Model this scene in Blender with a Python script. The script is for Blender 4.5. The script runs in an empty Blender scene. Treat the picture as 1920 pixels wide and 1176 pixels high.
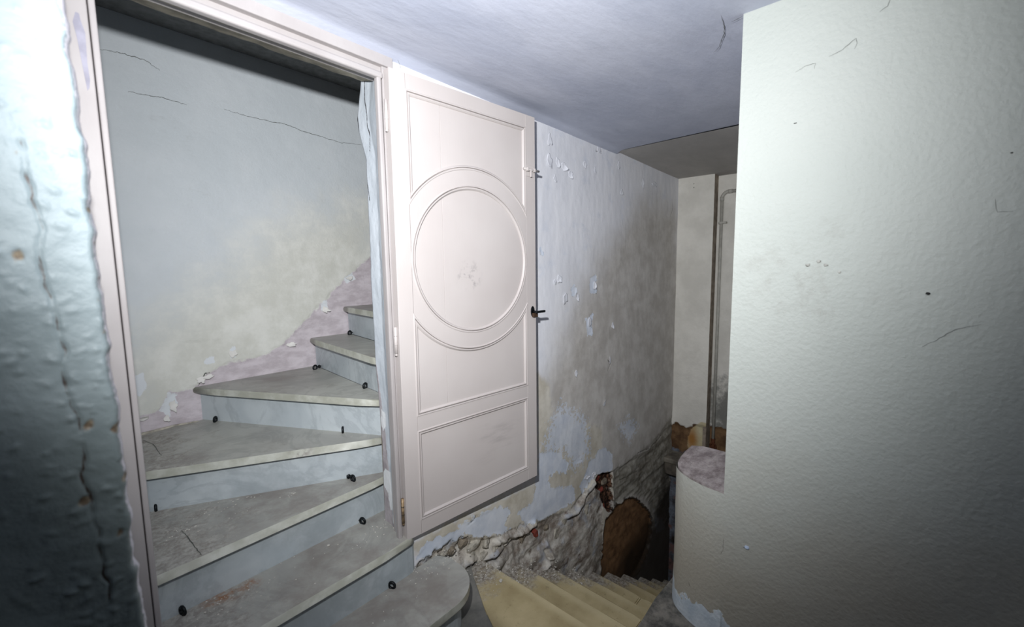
import bpy, bmesh, math, random
import numpy as np
from mathutils import Vector, Matrix

random.seed(7)
SC = bpy.context.scene
COL = SC.collection

# ------------------------------------------------------------------ camera
FPX = 790.0                       # focal length in pixels of a 1920 px wide frame
PITCH, ROLL, YAW = 0.1034, -0.0131, math.radians(48.5)
ZC = 1.503                        # camera height above the landing
def _axes():
    f = np.array([0, math.cos(PITCH), -math.sin(PITCH)]); r = np.array([1., 0, 0]); u = np.cross(r, f)
    r2 = math.cos(ROLL)*r + math.sin(ROLL)*u; u2 = -math.sin(ROLL)*r + math.cos(ROLL)*u
    ex = np.array([math.cos(YAW), math.sin(YAW), 0]); ey = np.array([-math.sin(YAW), math.cos(YAW), 0])
    w = lambda v: np.array([v@ex, v@ey, v[2]])
    return w(r2), w(u2), w(f)
CR, CU, CF = _axes()
CAM = np.array([0., 0., ZC])
cd = bpy.data.cameras.new('camera'); cam = bpy.data.objects.new('camera', cd); COL.objects.link(cam)
cam.matrix_world = Matrix(((CR[0], CU[0], -CF[0], 0), (CR[1], CU[1], -CF[1], 0), (CR[2], CU[2], -CF[2], ZC), (0, 0, 0, 1)))
cd.sensor_width = 36.0; cd.sensor_fit = 'HORIZONTAL'; cd.lens = FPX/1920*36.0
cd.clip_start = 0.01; cd.clip_end = 50
cd.dof.use_dof = True; cd.dof.focus_distance = 2.3; cd.dof.aperture_fstop = 2.2
SC.camera = cam

# ------------------------------------------------------------------ light: the photographer's flash, above and left of the lens
LP = CAM + np.array([.03, .20, .33])
ld = bpy.data.lights.new('flash', 'SPOT'); lo = bpy.data.objects.new('flash', ld); COL.objects.link(lo)
lo.location = LP
ld.energy = 255; ld.spot_size = math.radians(133); ld.spot_blend = 1.0; ld.shadow_soft_size = 0.022
ld.color = (0.97, 0.985, 1.0)
def _dir(px, py): return CR*(px-960)/FPX + CU*(588-py)/FPX + CF
lo.rotation_euler = Vector(_dir(965, 465)).to_track_quat('-Z', 'Y').to_euler()
wd = bpy.data.worlds.new('world'); SC.world = wd; wd.use_nodes = True
wd.node_tree.nodes['Background'].inputs[0].default_value = (0.8, 0.85, 1, 1)
wd.node_tree.nodes['Background'].inputs[1].default_value = 0.01
vs = SC.view_settings
vs.view_transform = 'Standard'; vs.look = 'None'; vs.exposure = 0.0; vs.gamma = 1.0; vs.use_curve_mapping = False

# ------------------------------------------------------------------ finding real points from the picture
def onY(p, Y): d = _dir(*p); return CAM + d*(Y/d[1])
def onX(p, X): d = _dir(*p); return CAM + d*(X/d[0])
def onZ(p, Z): d = _dir(*p); return CAM + d*((Z-ZC)/d[2])

# ------------------------------------------------------------------ noise and regions
def _h(ix, iy, s):
    v = np.sin(ix*127.1 + iy*311.7 + s*74.7)*43758.5453
    return v - np.floor(v)
def vn(x, y, s=0):
    ix = np.floor(x); iy = np.floor(y); fx = x-ix; fy = y-iy
    fx = fx*fx*(3-2*fx); fy = fy*fy*(3-2*fy)
    a = _h(ix, iy, s); b = _h(ix+1, iy, s); c = _h(ix, iy+1, s); d = _h(ix+1, iy+1, s)
    return (a+(b-a)*fx)*(1-fy) + (c+(d-c)*fx)*fy
def fbm(x, y, o=4, s=0, ridge=False):
    r = 0; a = .5; t = 0
    for i in range(o):
        n = vn(x*2**i + 13.7*i, y*2**i + 5.3*i, s+i)
        if ridge: n = 1-abs(2*n-1)
        r = r + a*n; t += a; a *= .5
    return r/t
def sdf(poly, X, Y):
    """signed distance to a polygon, positive inside"""
    p = np.array(poly, float); n = len(p)
    d = np.full(X.shape, 1e9); ins = np.zeros(X.shape, bool)
    for i in range(n):
        a = p[i]; b = p[(i+1) % n]; e = b-a
        t = np.clip(((X-a[0])*e[0] + (Y-a[1])*e[1])/(e@e+1e-12), 0, 1)
        d = np.minimum(d, np.hypot(X-a[0]-t*e[0], Y-a[1]-t*e[1]))
        c = (a[1] > Y) != (b[1] > Y)
        xx = (b[0]-a[0])*(Y-a[1])/(b[1]-a[1]+1e-12) + a[0]
        ins ^= c & (X < xx)
    return np.where(ins, d, -d)
def sdfs(polys, X, Y):
    r = sdf(polys[0], X, Y)
    for q in polys[1:]: r = np.maximum(r, sdf(q, X, Y))
    return r
def sline(pl, X, Y):
    d = np.full(X.shape, 1e9); p = np.array(pl, float)
    for a, b in zip(p[:-1], p[1:]):
        e = b-a; t = np.clip(((X-a[0])*e[0] + (Y-a[1])*e[1])/(e@e+1e-12), 0, 1)
        d = np.minimum(d, np.hypot(X-a[0]-t*e[0], Y-a[1]-t*e[1]))
    return d
ss = lambda a, b, x: (lambda t: t*t*(3-2*t))(np.clip((x-a)/(b-a), 0, 1))

# ------------------------------------------------------------------ materials
def lin(r, g, b):
    f = lambda c: (c/255/12.92 if c/255 <= .04045 else ((c/255+.055)/1.055)**2.4)
    return (f(r), f(g), f(b), 1)
class Mat:
    def __init__(s, name, rough=.8, spec=.3):
        s.m = bpy.data.materials.new(name); s.m.use_nodes = True
        s.t = s.m.node_tree; s.b = s.t.nodes['Principled BSDF']
        s.b.inputs['Roughness'].default_value = rough; s.b.inputs['Specular IOR Level'].default_value = spec
        s.tc = s.t.nodes.new('ShaderNodeTexCoord')
    def n(s, k): return s.t.nodes.new(k)
    def put(s, v, sock):
        if hasattr(v, 'is_linked') or isinstance(v, bpy.types.NodeSocket): s.t.links.new(v, sock)
        else: sock.default_value = v
    def vec(s, sc=(1, 1, 1), off=(0, 0, 0)):
        m = s.n('ShaderNodeMapping'); m.inputs['Scale'].default_value = sc; m.inputs['Location'].default_value = off
        s.t.links.new(s.tc.outputs['Object'], m.inputs['Vector']); return m.outputs[0]
    def noise(s, scale, detail=4, rough=.55, st=(1, 1, 1), off=(0, 0, 0), dist=0):
        k = s.n('ShaderNodeTexNoise'); k.inputs['Scale'].default_value = scale; k.inputs['Detail'].default_value = detail
        k.inputs['Roughness'].default_value = rough; k.inputs['Distortion'].default_value = dist
        s.t.links.new(s.vec(st, off), k.inputs['Vector']); return k.outputs['Fac']
    def vor(s, scale, st=(1, 1, 1), feat='F1'):
        k = s.n('ShaderNodeTexVoronoi'); k.feature = feat; k.inputs['Scale'].default_value = scale
        s.t.links.new(s.vec(st), k.inputs['Vector']); return k.outputs['Distance']
    def attr(s, name):
        k = s.n('ShaderNodeAttribute'); k.attribute_name = name; return k.outputs['Fac']
    def math(s, op, a, b=0., c=0.):
        k = s.n('ShaderNodeMath'); k.operation = op
        s.put(a, k.inputs[0]); s.put(b, k.inputs[1]); s.put(c, k.inputs[2]); return k.outputs[0]
    def rng(s, v, a, b, lo=0., hi=1., smooth=True):
        k = s.n('ShaderNodeMapRange'); k.interpolation_type = 'SMOOTHSTEP' if smooth else 'LINEAR'
        s.put(v, k.inputs['Value'])
        for q, w in (('From Min', a), ('From Max', b), ('To Min', lo), ('To Max', hi)): k.inputs[q].default_value = w
        return k.outputs[0]
    def mix(s, f, a, b):
        k = s.n('ShaderNodeMix'); k.data_type = 'RGBA'
        s.put(f, k.inputs[0]); s.put(a, k.inputs[6]); s.put(b, k.inputs[7]); return k.outputs[2]
    def mask(s, name, scale=45, amp=.03, w=.0015, detail=5):
        """crisp ragged mask out of a signed distance attribute"""
        nz = s.math('MULTIPLY', s.math('SUBTRACT', s.noise(scale, detail, .6), .5), amp*2)
        return s.rng(s.math('ADD', s.attr(name), nz), -w, w)
    def near(s, p, r0, r1):
        k = s.n('ShaderNodeVectorMath'); k.operation = 'DISTANCE'
        s.t.links.new(s.tc.outputs['Object'], k.inputs[0]); k.inputs[1].default_value = p
        return s.rng(k.outputs['Value'], r0, r1, 1., 0.)
    def bump(s, h, strength=.5, dist=.01, nrm=None):
        k = s.n('ShaderNodeBump'); k.inputs['Strength'].default_value = strength; k.inputs['Distance'].default_value = dist
        s.put(h, k.inputs['Height'])
        if nrm is not None: s.t.links.new(nrm, k.inputs['Normal'])
        return k.outputs[0]
    def done(s, col, nrm=None, rough=None):
        s.put(col, s.b.inputs['Base Color'])
        if nrm is not None: s.t.links.new(nrm, s.b.inputs['Normal'])
        if rough is not None: s.put(rough, s.b.inputs['Roughness'])
        return s.m

def plain(name, c, rough=.7, var=.12, sc=30, bs=.15, spec=.3, metal=0):
    m = Mat(name, rough, spec); m.b.inputs['Metallic'].default_value = metal
    a = lin(*c); d = tuple(x*(1-var*1.6) for x in a[:3])+(1,); e = tuple(min(1, x*(1+var)) for x in a[:3])+(1,)
    nz = m.noise(sc, 5)
    return m.done(m.mix(m.rng(nz, .3, .7), d, e), m.bump(nz, bs, .004))

# ------------------------------------------------------------------ object helpers
def obj(name, me, mat=None, parent=None, smooth=False):
    if isinstance(me, bmesh.types.BMesh):
        bm = me; me = bpy.data.meshes.new(name); bmesh.ops.recalc_face_normals(bm, faces=bm.faces); bm.to_mesh(me); bm.free()
    o = bpy.data.objects.new(name, me); COL.objects.link(o)
    if mat: me.materials.append(mat)
    if smooth: me.polygons.foreach_set('use_smooth', [True]*len(me.polygons))
    if parent is not None:
        o.parent = parent; o.matrix_parent_inverse = Matrix.Translation(parent.location).inverted()
    return o
def tag(o, label=None, cat=None, group=None, kind=None):
    for k, v in (('label', label), ('category', cat), ('group', group), ('kind', kind)):
        if v: o[k] = v
    return o
def empty(name, loc, label, cat, group=None, kind=None):
    o = bpy.data.objects.new(name, None); COL.objects.link(o); o.location = loc; o.empty_display_size = .05
    return tag(o, label, cat, group, kind)
def B(x0, x1, y0, y1, z0, z1, bev=0, seg=2, bm=None):
    bm = bm or bmesh.new()
    r = bmesh.ops.create_cube(bm, size=1)
    for v in r['verts']:
        v.co = (x0+(v.co.x+.5)*(x1-x0), y0+(v.co.y+.5)*(y1-y0), z0+(v.co.z+.5)*(z1-z0))
    if bev:
        ed = list({e for v in r['verts'] for e in v.link_edges})
        bmesh.ops.bevel(bm, geom=ed, offset=bev, segments=seg, affect='EDGES', profile=.5)
    return bm
def prism(poly, z0, z1, bm=None):
    bm = bm or bmesh.new()
    lo_ = [bm.verts.new((x, y, z0)) for x, y in poly]; hi_ = [bm.verts.new((x, y, z1)) for x, y in poly]
    n = len(poly); bm.faces.new(lo_[::-1]); bm.faces.new(hi_)
    for i in range(n): bm.faces.new((lo_[i], lo_[(i+1) % n], hi_[(i+1) % n], hi_[i]))
    return bm
def grid(P, fields=None, closed=False):
    """P: (nu,nv,3) array -> mesh with float attributes"""
    nu, nv = P.shape[:2]
    idx = np.arange(nu*nv).reshape(nu, nv)
    f = np.stack([idx[:-1, :-1], idx[1:, :-1], idx[1:, 1:], idx[:-1, 1:]], -1).reshape(-1, 4)
    me = bpy.data.meshes.new('grid')
    me.vertices.add(nu*nv); me.vertices.foreach_set('co', P.reshape(-1).astype(np.float32))
    me.loops.add(f.size); me.loops.foreach_set('vertex_index', f.reshape(-1).astype(np.int32))
    me.polygons.add(len(f)); me.polygons.foreach_set('loop_start', np.arange(0, f.size, 4, dtype=np.int32))
    me.polygons.foreach_set('loop_total', np.full(len(f), 4, np.int32))
    me.update(calc_edges=True); me.validate()
    for k, v in (fields or {}).items():
        a = me.attributes.new(k, 'FLOAT', 'POINT'); a.data.foreach_set('value', v.reshape(-1).astype(np.float32))
    me.polygons.foreach_set('use_smooth', [True]*len(me.polygons))
    return me
def tube(pts, r, n=10, bm=None, cap=True):
    bm = bm or bmesh.new(); pts = [Vector(p) for p in pts]; rings = []
    up = Vector((0.31, 0.17, .93))
    for i, p in enumerate(pts):
        t = (pts[min(i+1, len(pts)-1)]-pts[max(i-1, 0)]).normalized()
        a = t.cross(up).normalized(); b = t.cross(a); rr = r[i] if hasattr(r, '__len__') else r
        rings.append([bm.verts.new(p+(a*math.cos(2*math.pi*k/n)+b*math.sin(2*math.pi*k/n))*rr) for k in range(n)])
    for A, C in zip(rings[:-1], rings[1:]):
        for k in range(n): bm.faces.new((A[k], A[(k+1) % n], C[(k+1) % n], C[k]))
    if cap: bm.faces.new(rings[0]); bm.faces.new(rings[-1][::-1])
    return bm
def torus(c, axis, R, r, n=16, m=8):
    bm = bmesh.new(); ax = Vector(axis).normalized(); a = ax.orthogonal().normalized(); b = ax.cross(a); c = Vector(c); rings = []
    for i in range(n):
        t = 2*math.pi*i/n; d = a*math.cos(t)+b*math.sin(t)
        rings.append([bm.verts.new(c+d*(R+r*math.cos(2*math.pi*k/m))+ax*r*math.sin(2*math.pi*k/m)) for k in range(m)])
    for i in range(n):
        A, C = rings[i], rings[(i+1) % n]
        for k in range(m): bm.faces.new((A[k], A[(k+1) % m], C[(k+1) % m], C[k]))
    return bm
def lump(c, s, seed, rot=0, sub=2, rough=.6):
    """irregular stone, c centre, s half sizes"""
    bm = bmesh.new(); bmesh.ops.create_icosphere(bm, subdivisions=sub, radius=1); rr = random.Random(seed)
    ph = [rr.uniform(0, 6) for _ in range(6)]
    for v in bm.verts:
        p = v.co.copy(); q = p.normalized()
        k = max(abs(q.x), abs(q.y), abs(q.z)); q = q*(.55+.45/k*.8)
        k = 1+rough*(.5*math.sin(3.1*p.x+ph[0])*math.sin(2.7*p.y+ph[1])+.3*math.sin(6.3*p.z+ph[2])*math.sin(5.1*p.x+ph[3])+rr.uniform(-.16, .16))
        q = q*k; v.co = (q.x*s[0], q.y*s[1], q.z*s[2])
    bmesh.ops.rotate(bm, verts=bm.verts, cent=(0, 0, 0), matrix=Matrix.Rotation(rot, 3, 'Y'))
    bmesh.ops.translate(bm, verts=bm.verts, vec=c)
    return bm

YW, YB, XR, XF, ZT = 1.50, 2.69, 1.65, 4.07, 2.343
RISE, TREAD = .182, .283
wx = lambda p: (lambda q: (q[0], q[2]))(onY(p, YW))          # picture point -> (X, Z) on the door wall
bx = lambda p: (lambda q: (q[0], q[2]))(onY(p, YB))          # -> (X, Z) on the stairwell wall
fx_ = lambda p: (lambda q: (q[1], q[2]))(onX(p, XF))         # -> (Y, Z) on the far wall
W_ = lambda *pts: [wx(p) for p in pts]

# ================================================================== wall with the door opening
def mat_wall_back():
    m = Mat('old_wall_paint', .75, .25)
    big = m.noise(1.6, 4, .55); mid = m.noise(9, 5, .6); fine = m.noise(60, 5, .6)
    streak = m.noise(7, 4, .6, st=(1, 1, .22))
    paint = m.mix(m.rng(streak, .3, .7), lin(216, 217, 223), lin(232, 232, 236))
    paint = m.mix(m.rng(mid, .52, .75, 0, .55), paint, lin(200, 206, 219))
    dampc = m.mix(m.rng(mid, .3, .7), lin(182, 177, 171), lin(206, 202, 197))
    damp = m.rng(m.math('ADD', m.attr('damp'), m.math('MULTIPLY', m.math('SUBTRACT', big, .5), .7)), -.22, .22)
    col = m.mix(damp, paint, dampc)
    tanm = m.mask('tan', 18, .05, .02)
    col = m.mix(tanm, col, m.mix(m.rng(mid, .3, .7), lin(188, 181, 166), lin(216, 211, 200)))
    bm_ = m.mask('blue', 24, .05, .003, 7)
    wisp = m.rng(m.math('ADD', m.attr('wisp'), m.math('MULTIPLY', m.math('SUBTRACT', m.noise(30, 7, .72), .50), .6)), -.004, .010)
    blue = m.mix(m.rng(mid, .3, .7), lin(198, 206, 220), lin(222, 227, 236))
    bl = m.math('MAXIMUM', bm_, m.math('MULTIPLY', wisp, .85))
    col = m.mix(bl, col, blue)
    rm = m.mask('rubble', 40, .03, .006)
    rub = m.mix(m.rng(m.noise(11, 7, .72), .32, .66), lin(142, 130, 120), lin(218, 214, 206))
    rub = m.mix(m.rng(m.noise(8, 4), .52, .68, 0, .7), rub, lin(186, 194, 208))
    rub = m.mix(m.rng(m.noise(11, 4, .6, off=(3, 1, 2)), .58, .72, 0, .8), rub, lin(96, 70, 48))
    rub = m.mix(m.math('MULTIPLY', m.near(tuple(onY((902, 1022), YW)), .04, .16), .7), rub, lin(214, 207, 192))
    col = m.mix(rm, col, rub)
    gm = m.mask('grey', 14, .13, .06)
    col = m.mix(gm, col, m.mix(m.rng(m.noise(14, 6, .7), .3, .7), lin(120, 115, 104), lin(178, 175, 166)))
    cm = m.mask('clay', 22, .035, .006, 7)
    col = m.mix(cm, col, m.mix(m.rng(m.noise(20, 5, .6), .3, .7), lin(104, 76, 52), lin(146, 112, 80)))
    ol = m.rng(m.math('ABSOLUTE', m.math('ADD', m.attr('clay'), m.math('MULTIPLY', m.math('SUBTRACT', m.noise(22, 7, .6), .5), .07))), .004, .014, .85, 0)
    col = m.mix(ol, col, lin(38, 30, 24))
    hm = m.mask('hole', 60, .01, .003)
    col = m.mix(hm, col, m.mix(m.rng(m.noise(50, 4), .4, .65), lin(30, 18, 12), lin(110, 80, 62)))
    ck = m.rng(m.attr('crack'), .0, .006, 1., 0.)
    col = m.mix(ck, col, lin(40, 34, 28))
    stn = m.rng(m.math('SUBTRACT', m.noise(4.5, 6, .65, off=(1, 7, 3)), m.math('MULTIPLY', m.math('SUBTRACT', 1., m.math('MAXIMUM', rm, gm)), 1.)), .50, .66, 0, .6)
    col = m.mix(stn, col, lin(84, 74, 62))
    # unlit low corner: its darkness is painted into the wall colour
    corner_shade = m.rng(m.math('ADD', m.attr('corner_shade'), m.math('MULTIPLY', m.math('SUBTRACT', m.noise(5, 5, .65), .5), .6)), -.1, .25)
    col = m.mix(m.math('MULTIPLY', corner_shade, .92), col, lin(40, 32, 24))
    h = m.math('ADD', m.math('MULTIPLY', fine, .35), m.math('MULTIPLY', streak, .6))
    nb = m.bump(h, .35, .006)
    nb = m.bump(m.math('SUBTRACT', 1., bl), .5, .0025, nb)
    flk = m.rng(m.vor(11, (1, 1, .6)), .0, .5)
    nb = m.bump(m.math('MULTIPLY', m.noise(38, 8, .7), m.math('ADD', rm, gm)), .55, .012, nb)
    return m.done(col, nb)
M_BACK = mat_wall_back()

wall_back = tag(obj('wall_back', B(1.0, 4.3, YW+.06, 1.70, -1.75, ZT+.4), plain('masonry_core', (140, 132, 120)), None),
                'grey-white plaster wall with the door opening, peeling and crumbling at the foot', 'wall', kind='structure')
xs = np.arange(.985, 4.105, .0075); zs = np.arange(-1.74, ZT+.02, .0075)
GX, GZ = np.meshgrid(xs, zs, indexing='ij')
blue_p = [W_((1012, 850), (1045, 845), (1066, 868), (1062, 890), (1040, 884), (1028, 900), (1032, 915), (1078, 912), (1078, 940), (1045, 960), (1020, 975), (985, 982), (972, 962), (1000, 940), (1004, 900)),
          W_((860, 985), (905, 962), (945, 948), (958, 960), (946, 985), (962, 1000), (930, 1002), (900, 1010), (865, 1002)),
          W_((782, 1046), (800, 1016), (850, 998), (872, 988), (868, 1010), (830, 1026), (800, 1050)),
          W_((1105, 865), (1116, 858), (1120, 846), (1133, 838), (1147, 850), (1150, 882), (1135, 888), (1118, 893), (1105, 905), (1092, 925), (1086, 915), (1098, 888)),
          W_((1072, 868), (1088, 856), (1092, 864), (1078, 874)),
          W_((1224, 935), (1242, 920), (1246, 990), (1230, 1002)),
          W_((1106, 520), (1119, 516), (1118, 552), (1106, 548)), W_((1070, 540), (1082, 536), (1081, 556), (1071, 556)),
          W_((1098, 598), (1112, 588), (1110, 628), (1102, 630)), W_((1013, 464), (1018, 462), (1018, 478), (1013, 478))]
rub_p = [W_((776, 1064), (800, 1046), (840, 1022), (866, 1008), (902, 1010), (940, 1002), (975, 986), (1005, 980), (1040, 966), (1070, 955), (1090, 930), (1108, 908), (1120, 893), (1129, 902), (1131, 1090), (1130, 1130), (1000, 1160), (860, 1140))]
grey_p = [W_((1151, 884), (1200, 852), (1240, 812), (1268, 770), (1270, 1000), (1222, 965), (1215, 938), (1185, 932), (1162, 946), (1152, 958))]
hole_p = [W_((1117, 902), (1121, 892), (1130, 887), (1150, 885), (1152, 958), (1140, 962), (1131, 948), (1128, 922), (1118, 918))]
clay_p = [W_((1151, 958), (1158, 948), (1168, 944), (1172, 938), (1186, 934), (1197, 938), (1204, 946), (1216, 958), (1223, 972), (1222, 1000), (1214, 1040), (1200, 1070), (1180, 1100), (1129, 1130), (1130, 1058), (1132, 1000), (1136, 975))]
tan_p = [W_((760, 1030), (800, 1000), (900, 955), (1004, 905), (1012, 850), (1022, 800), (1070, 790), (1128, 800), (1130, 860), (1160, 900), (1130, 1000), (900, 1080)),
         W_((1008, 700), (1030, 720), (1035, 790), (1008, 850))]
wisp_p = [W_((1030, 800), (1050, 760), (1075, 770), (1100, 790), (1105, 850), (1080, 880), (1060, 850), (1020, 850)), W_((1160, 800), (1180, 785), (1195, 800), (1180, 830))]
damp_p = [W_((1010, 1100), (1010, 760), (1070, 600), (1130, 470), (1180, 420), (1265, 380), (1300, 700), (1300, 1200))]
corner_shade_p = [W_((1160, 1060), (1195, 1000), (1222, 960), (1245, 900), (1300, 860), (1300, 1250), (1100, 1250), (1120, 1090))]
cracks = [W_((1165, 902), (1180, 893), (1197, 884)), W_((1196, 850), (1216, 842), (1232, 828), (1243, 815)), W_((1140, 675), (1145, 682), (1140, 695)),
          W_((1118, 283), (1128, 284)), W_((1262, 372), (1262, 392), (1258, 405)), W_((878, 985), (890, 975), (893, 968)), W_((1075, 968), (1090, 955), (1108, 945))]
F = dict(blue=sdfs(blue_p, GX, GZ), rubble=sdfs(rub_p, GX, GZ), grey=sdfs(grey_p, GX, GZ), hole=sdfs(hole_p, GX, GZ), clay=sdfs(clay_p, GX, GZ),
         tan=sdfs(tan_p, GX, GZ), wisp=sdfs(wisp_p, GX, GZ), damp=sdfs(damp_p, GX, GZ), corner_shade=sdfs(corner_shade_p, GX, GZ),
         crack=np.min([sline(c, GX, GZ) for c in cracks], 0)+.006*(fbm(GX*60, GZ*60, 3, 5)-.4))
GW = 1.5*np.log(GX)/(1+.6*ss(1.8, 2.3, GX)); n1 = fbm(GW*9, GZ*9, 5, 1); n2 = fbm(GW*26, GZ*26, 4, 9); rg = fbm(GW*12, GZ*12, 5, 21, True)
edge = F['rubble']+.05*(n2-.5)
Y = YW + .004*(fbm(GX*2.2, GZ*2.2, 3, 3)-.5) + .0022*(fbm(GX*30, GZ*16, 3, 4)-.5)
Y += ss(-.01, .02, edge)*(.016 - .034*(n1-.45) - .026*(rg-.6) + .014*(n2-.5))*(1.5-.9*ss(1.65, 2.05, GX))
Y -= ss(.0, .25, F['rubble'])*.02
Y += ss(-.02, .03, F['grey']+.05*(n2-.5))*(.01 - .035*(n1-.5) - .02*(rg-.6))
Y += ss(-.004, .008, F['clay']+.02*(n2-.5))*(.03-.02*(n1-.5)) + ss(-.004, .008, F['hole']+.015*(n2-.5))*(.055+.03*(n2-.5))
Y += ss(.0, .004, F['blue']+.03*(n2-.5))*.002
Y += ss(.006, .0, F['crack'])*.006
# a broken overhanging lip of plaster
for lip in (W_((1062, 968), (1080, 960), (1092, 942), (1098, 925), (1112, 906)), W_((1018, 1062), (1030, 1045), (1022, 1020)), W_((930, 1018), (960, 1005), (990, 992), (1000, 984)), W_((880, 1050), (905, 1050), (925, 1040), (945, 1022))):
    dl = sline(lip, GX, GZ); Y -= np.exp(-(dl/.022)**2)*.03
    Y += np.exp(-(sline([(a, b-.035) for a, b in lip], GX, GZ)/.016)**2)*.03
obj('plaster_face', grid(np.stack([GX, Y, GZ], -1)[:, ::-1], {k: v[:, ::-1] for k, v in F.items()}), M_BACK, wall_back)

# wall above and left of the opening
M_PLAIN = None
def mat_plaster(name, a, b, c, bumpsc=40, bs=.25, big=1.2, rough=.8):
    m = Mat(name, rough, .25)
    col = m.mix(m.rng(m.noise(big, 5, .6), .3, .7), lin(*a), lin(*b))
    col = m.mix(m.rng(m.noise(7, 5, .6), .55, .8, 0, .6), col, lin(*c))
    h = m.math('ADD', m.noise(bumpsc, 4, .6), m.math('MULTIPLY', m.noise(5, 4), 2.0))
    return m.done(col, m.bump(h, bs, .006))
M_WHITE = mat_plaster('white_plaster', (184, 191, 202), (198, 203, 210), (178, 185, 196))
obj('wall_over_door', B(-1.3, 1.0, YW, 1.66, 2.30, ZT+.4), M_WHITE, wall_back)
obj('wall_beside_door', B(-1.3, .13, YW+.02, 1.70, 0, 2.32), M_WHITE, wall_back)

# reveal on the right of the opening (plaster, bulging and cracked)
bk = [(.80, 1.715), (.70, 1.745), (.65, 1.766), (.60, 1.755), (.472, 1.698), (.2, 1.70), (-.118, 1.705), (-.405, 1.70), (-.766, 1.672), (-1.13, 1.68), (-1.3, 1.68)]
zz = np.linspace(-1.2, .86, 260); dd = np.linspace(0, 1, 40)
yb = np.interp(zz, [a for a, _ in bk][::-1], [b for _, b in bk][::-1]) + .004*(fbm(zz*30, zz*0, 3, 2)-.5)
ZZ, DD = np.meshgrid(zz, dd, indexing='ij')
YY = 1.513 + (yb[:, None]-1.513)*DD
XX = .947 + .03*np.minimum(1, DD*2) + .006*(fbm(YY*20, ZZ*9, 4, 6)-.5) + .05*ss(.86, 1.0, DD)**2
RV = lambda *pts: [(float(q[1]), float(q[2]-ZC)) for q in (onX(p, .972) for p in pts)]
lil = RV((690, 610), (698, 640), (706, 700), (717, 780), (727, 880), (739, 985), (745, 1040), (640, 1040), (640, 610))
fl = sdf(lil, YY, ZZ)
wp = [RV((713, 768), (720, 775), (722, 800), (716, 808), (712, 790)), RV((712, 892), (722, 880), (732, 888), (737, 930), (738, 955), (731, 958), (726, 925), (716, 905)), RV((735, 962), (743, 970), (744, 985), (736, 980))]
ck = np.minimum(sline([(1.665, .79), (1.67, .72), (1.66, .68), (1.655, .60), (1.64, .57), (1.645, .50)], YY, ZZ), sline([(1.735, .66), (1.72, .55), (1.69, .45), (1.665, .30)], YY, ZZ))
def mat_reveal():
    m = Mat('reveal_plaster', .8, .2)
    col = m.mix(m.rng(m.noise(6, 4), .3, .7), lin(182, 189, 196), lin(198, 204, 210))
    lm = m.mask('lilac', 30, .012, .004)
    col = m.mix(lm, col, m.mix(m.rng(m.noise(16, 5, .6), .3, .7), lin(150, 143, 146), lin(186, 180, 183)))
    col = m.mix(m.mask('white', 60, .012, .003), col, lin(222, 224, 226))
    col = m.mix(m.rng(m.attr('crack'), .0015, .004, 1., 0.), col, lin(50, 46, 46))
    return m.done(col, m.bump(m.math('ADD', m.noise(50, 5), m.math('MULTIPLY', lm, .6)), .3, .006))
obj('reveal_plaster', grid(np.stack([XX, YY, ZZ+ZC], -1), dict(lilac=fl, white=sdfs(wp, YY, ZZ), crack=ck+.004*(fbm(YY*40, ZZ*40, 3, 8)-.5))), mat_reveal(), wall_back)

# lintel soffit, rough and dirty, rising to the back
xx = np.linspace(.14, .99, 120); dd = np.linspace(0, 1, 16); XX, DD = np.meshgrid(xx, dd, indexing='ij')
YY = 1.512+(1.69+.012*(fbm(xx*14, xx*0, 4, 3)-.5)*2 - 1.512)[:, None]*DD
ZZ = .742+.05*DD + .004*(fbm(XX*30, YY*30, 3, 2)-.5)
obj('lintel_soffit', grid(np.stack([XX, YY, ZZ+ZC], -1)[:, ::-1]), plain('dirty_soffit', (196, 187, 168), .9, .25, 14, .4), wall_back)

# ------------------------------------------------------------------ flakes of paint lifting off
M_FLAKE = plain('paint_flake', (220, 221, 227), .75, .04, 20, .05)
M_FLAKE_B = plain('flake_underside', (176, 190, 212), .8, .08, 20, .1)
def flake(c, axes, size, lift, dirn, seed, name='paint_flake', mat=None, parent=None):
    """c: anchor on the wall, axes: (u, v, n) unit vectors; lifted along dirn (in u,v)"""
    u, v, n = [np.array(a, float) for a in axes]; rr = random.Random(seed); bm = bmesh.new()
    N = 16; rings = []; jit = [rr.choice((.5, .7, .85, 1.0, 1.25)) for _ in range(N)]; jit = [(jit[i]*2+jit[i-1])/3 for i in range(N)]
    for k in range(0, 6):
        ring = []
        for i in range(N):
            t = 2*math.pi*i/N; r = (k/5)*jit[i]
            a, b = r*size[0]*math.cos(t), r*size[1]*math.sin(t)
            s_ = (a*dirn[0]/size[0]+b*dirn[1]/size[1])
            h = .0012 + lift*max(0, s_+.25)**2
            p = np.array(c)+u*a+v*b+n*h
            ring.append(bm.verts.new(p))
            if k == 0: break
        rings.append(ring)
    for i in range(N): bm.faces.new((rings[0][0], rings[1][i], rings[1][(i+1) % N]))
    for A, C in zip(rings[1:-1], rings[2:]):
        for i in range(N): bm.faces.new((A[i], C[i], C[(i+1) % N], A[(i+1) % N]))
    o = obj(name, bm, mat or M_FLAKE, parent, True)
    sm = o.modifiers.new('thickness', 'SOLIDIFY'); sm.thickness = .0012; sm.offset = 0
    return o
AXW = ((1, 0, 0), (0, 0, 1), (0, -1, 0))
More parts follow.
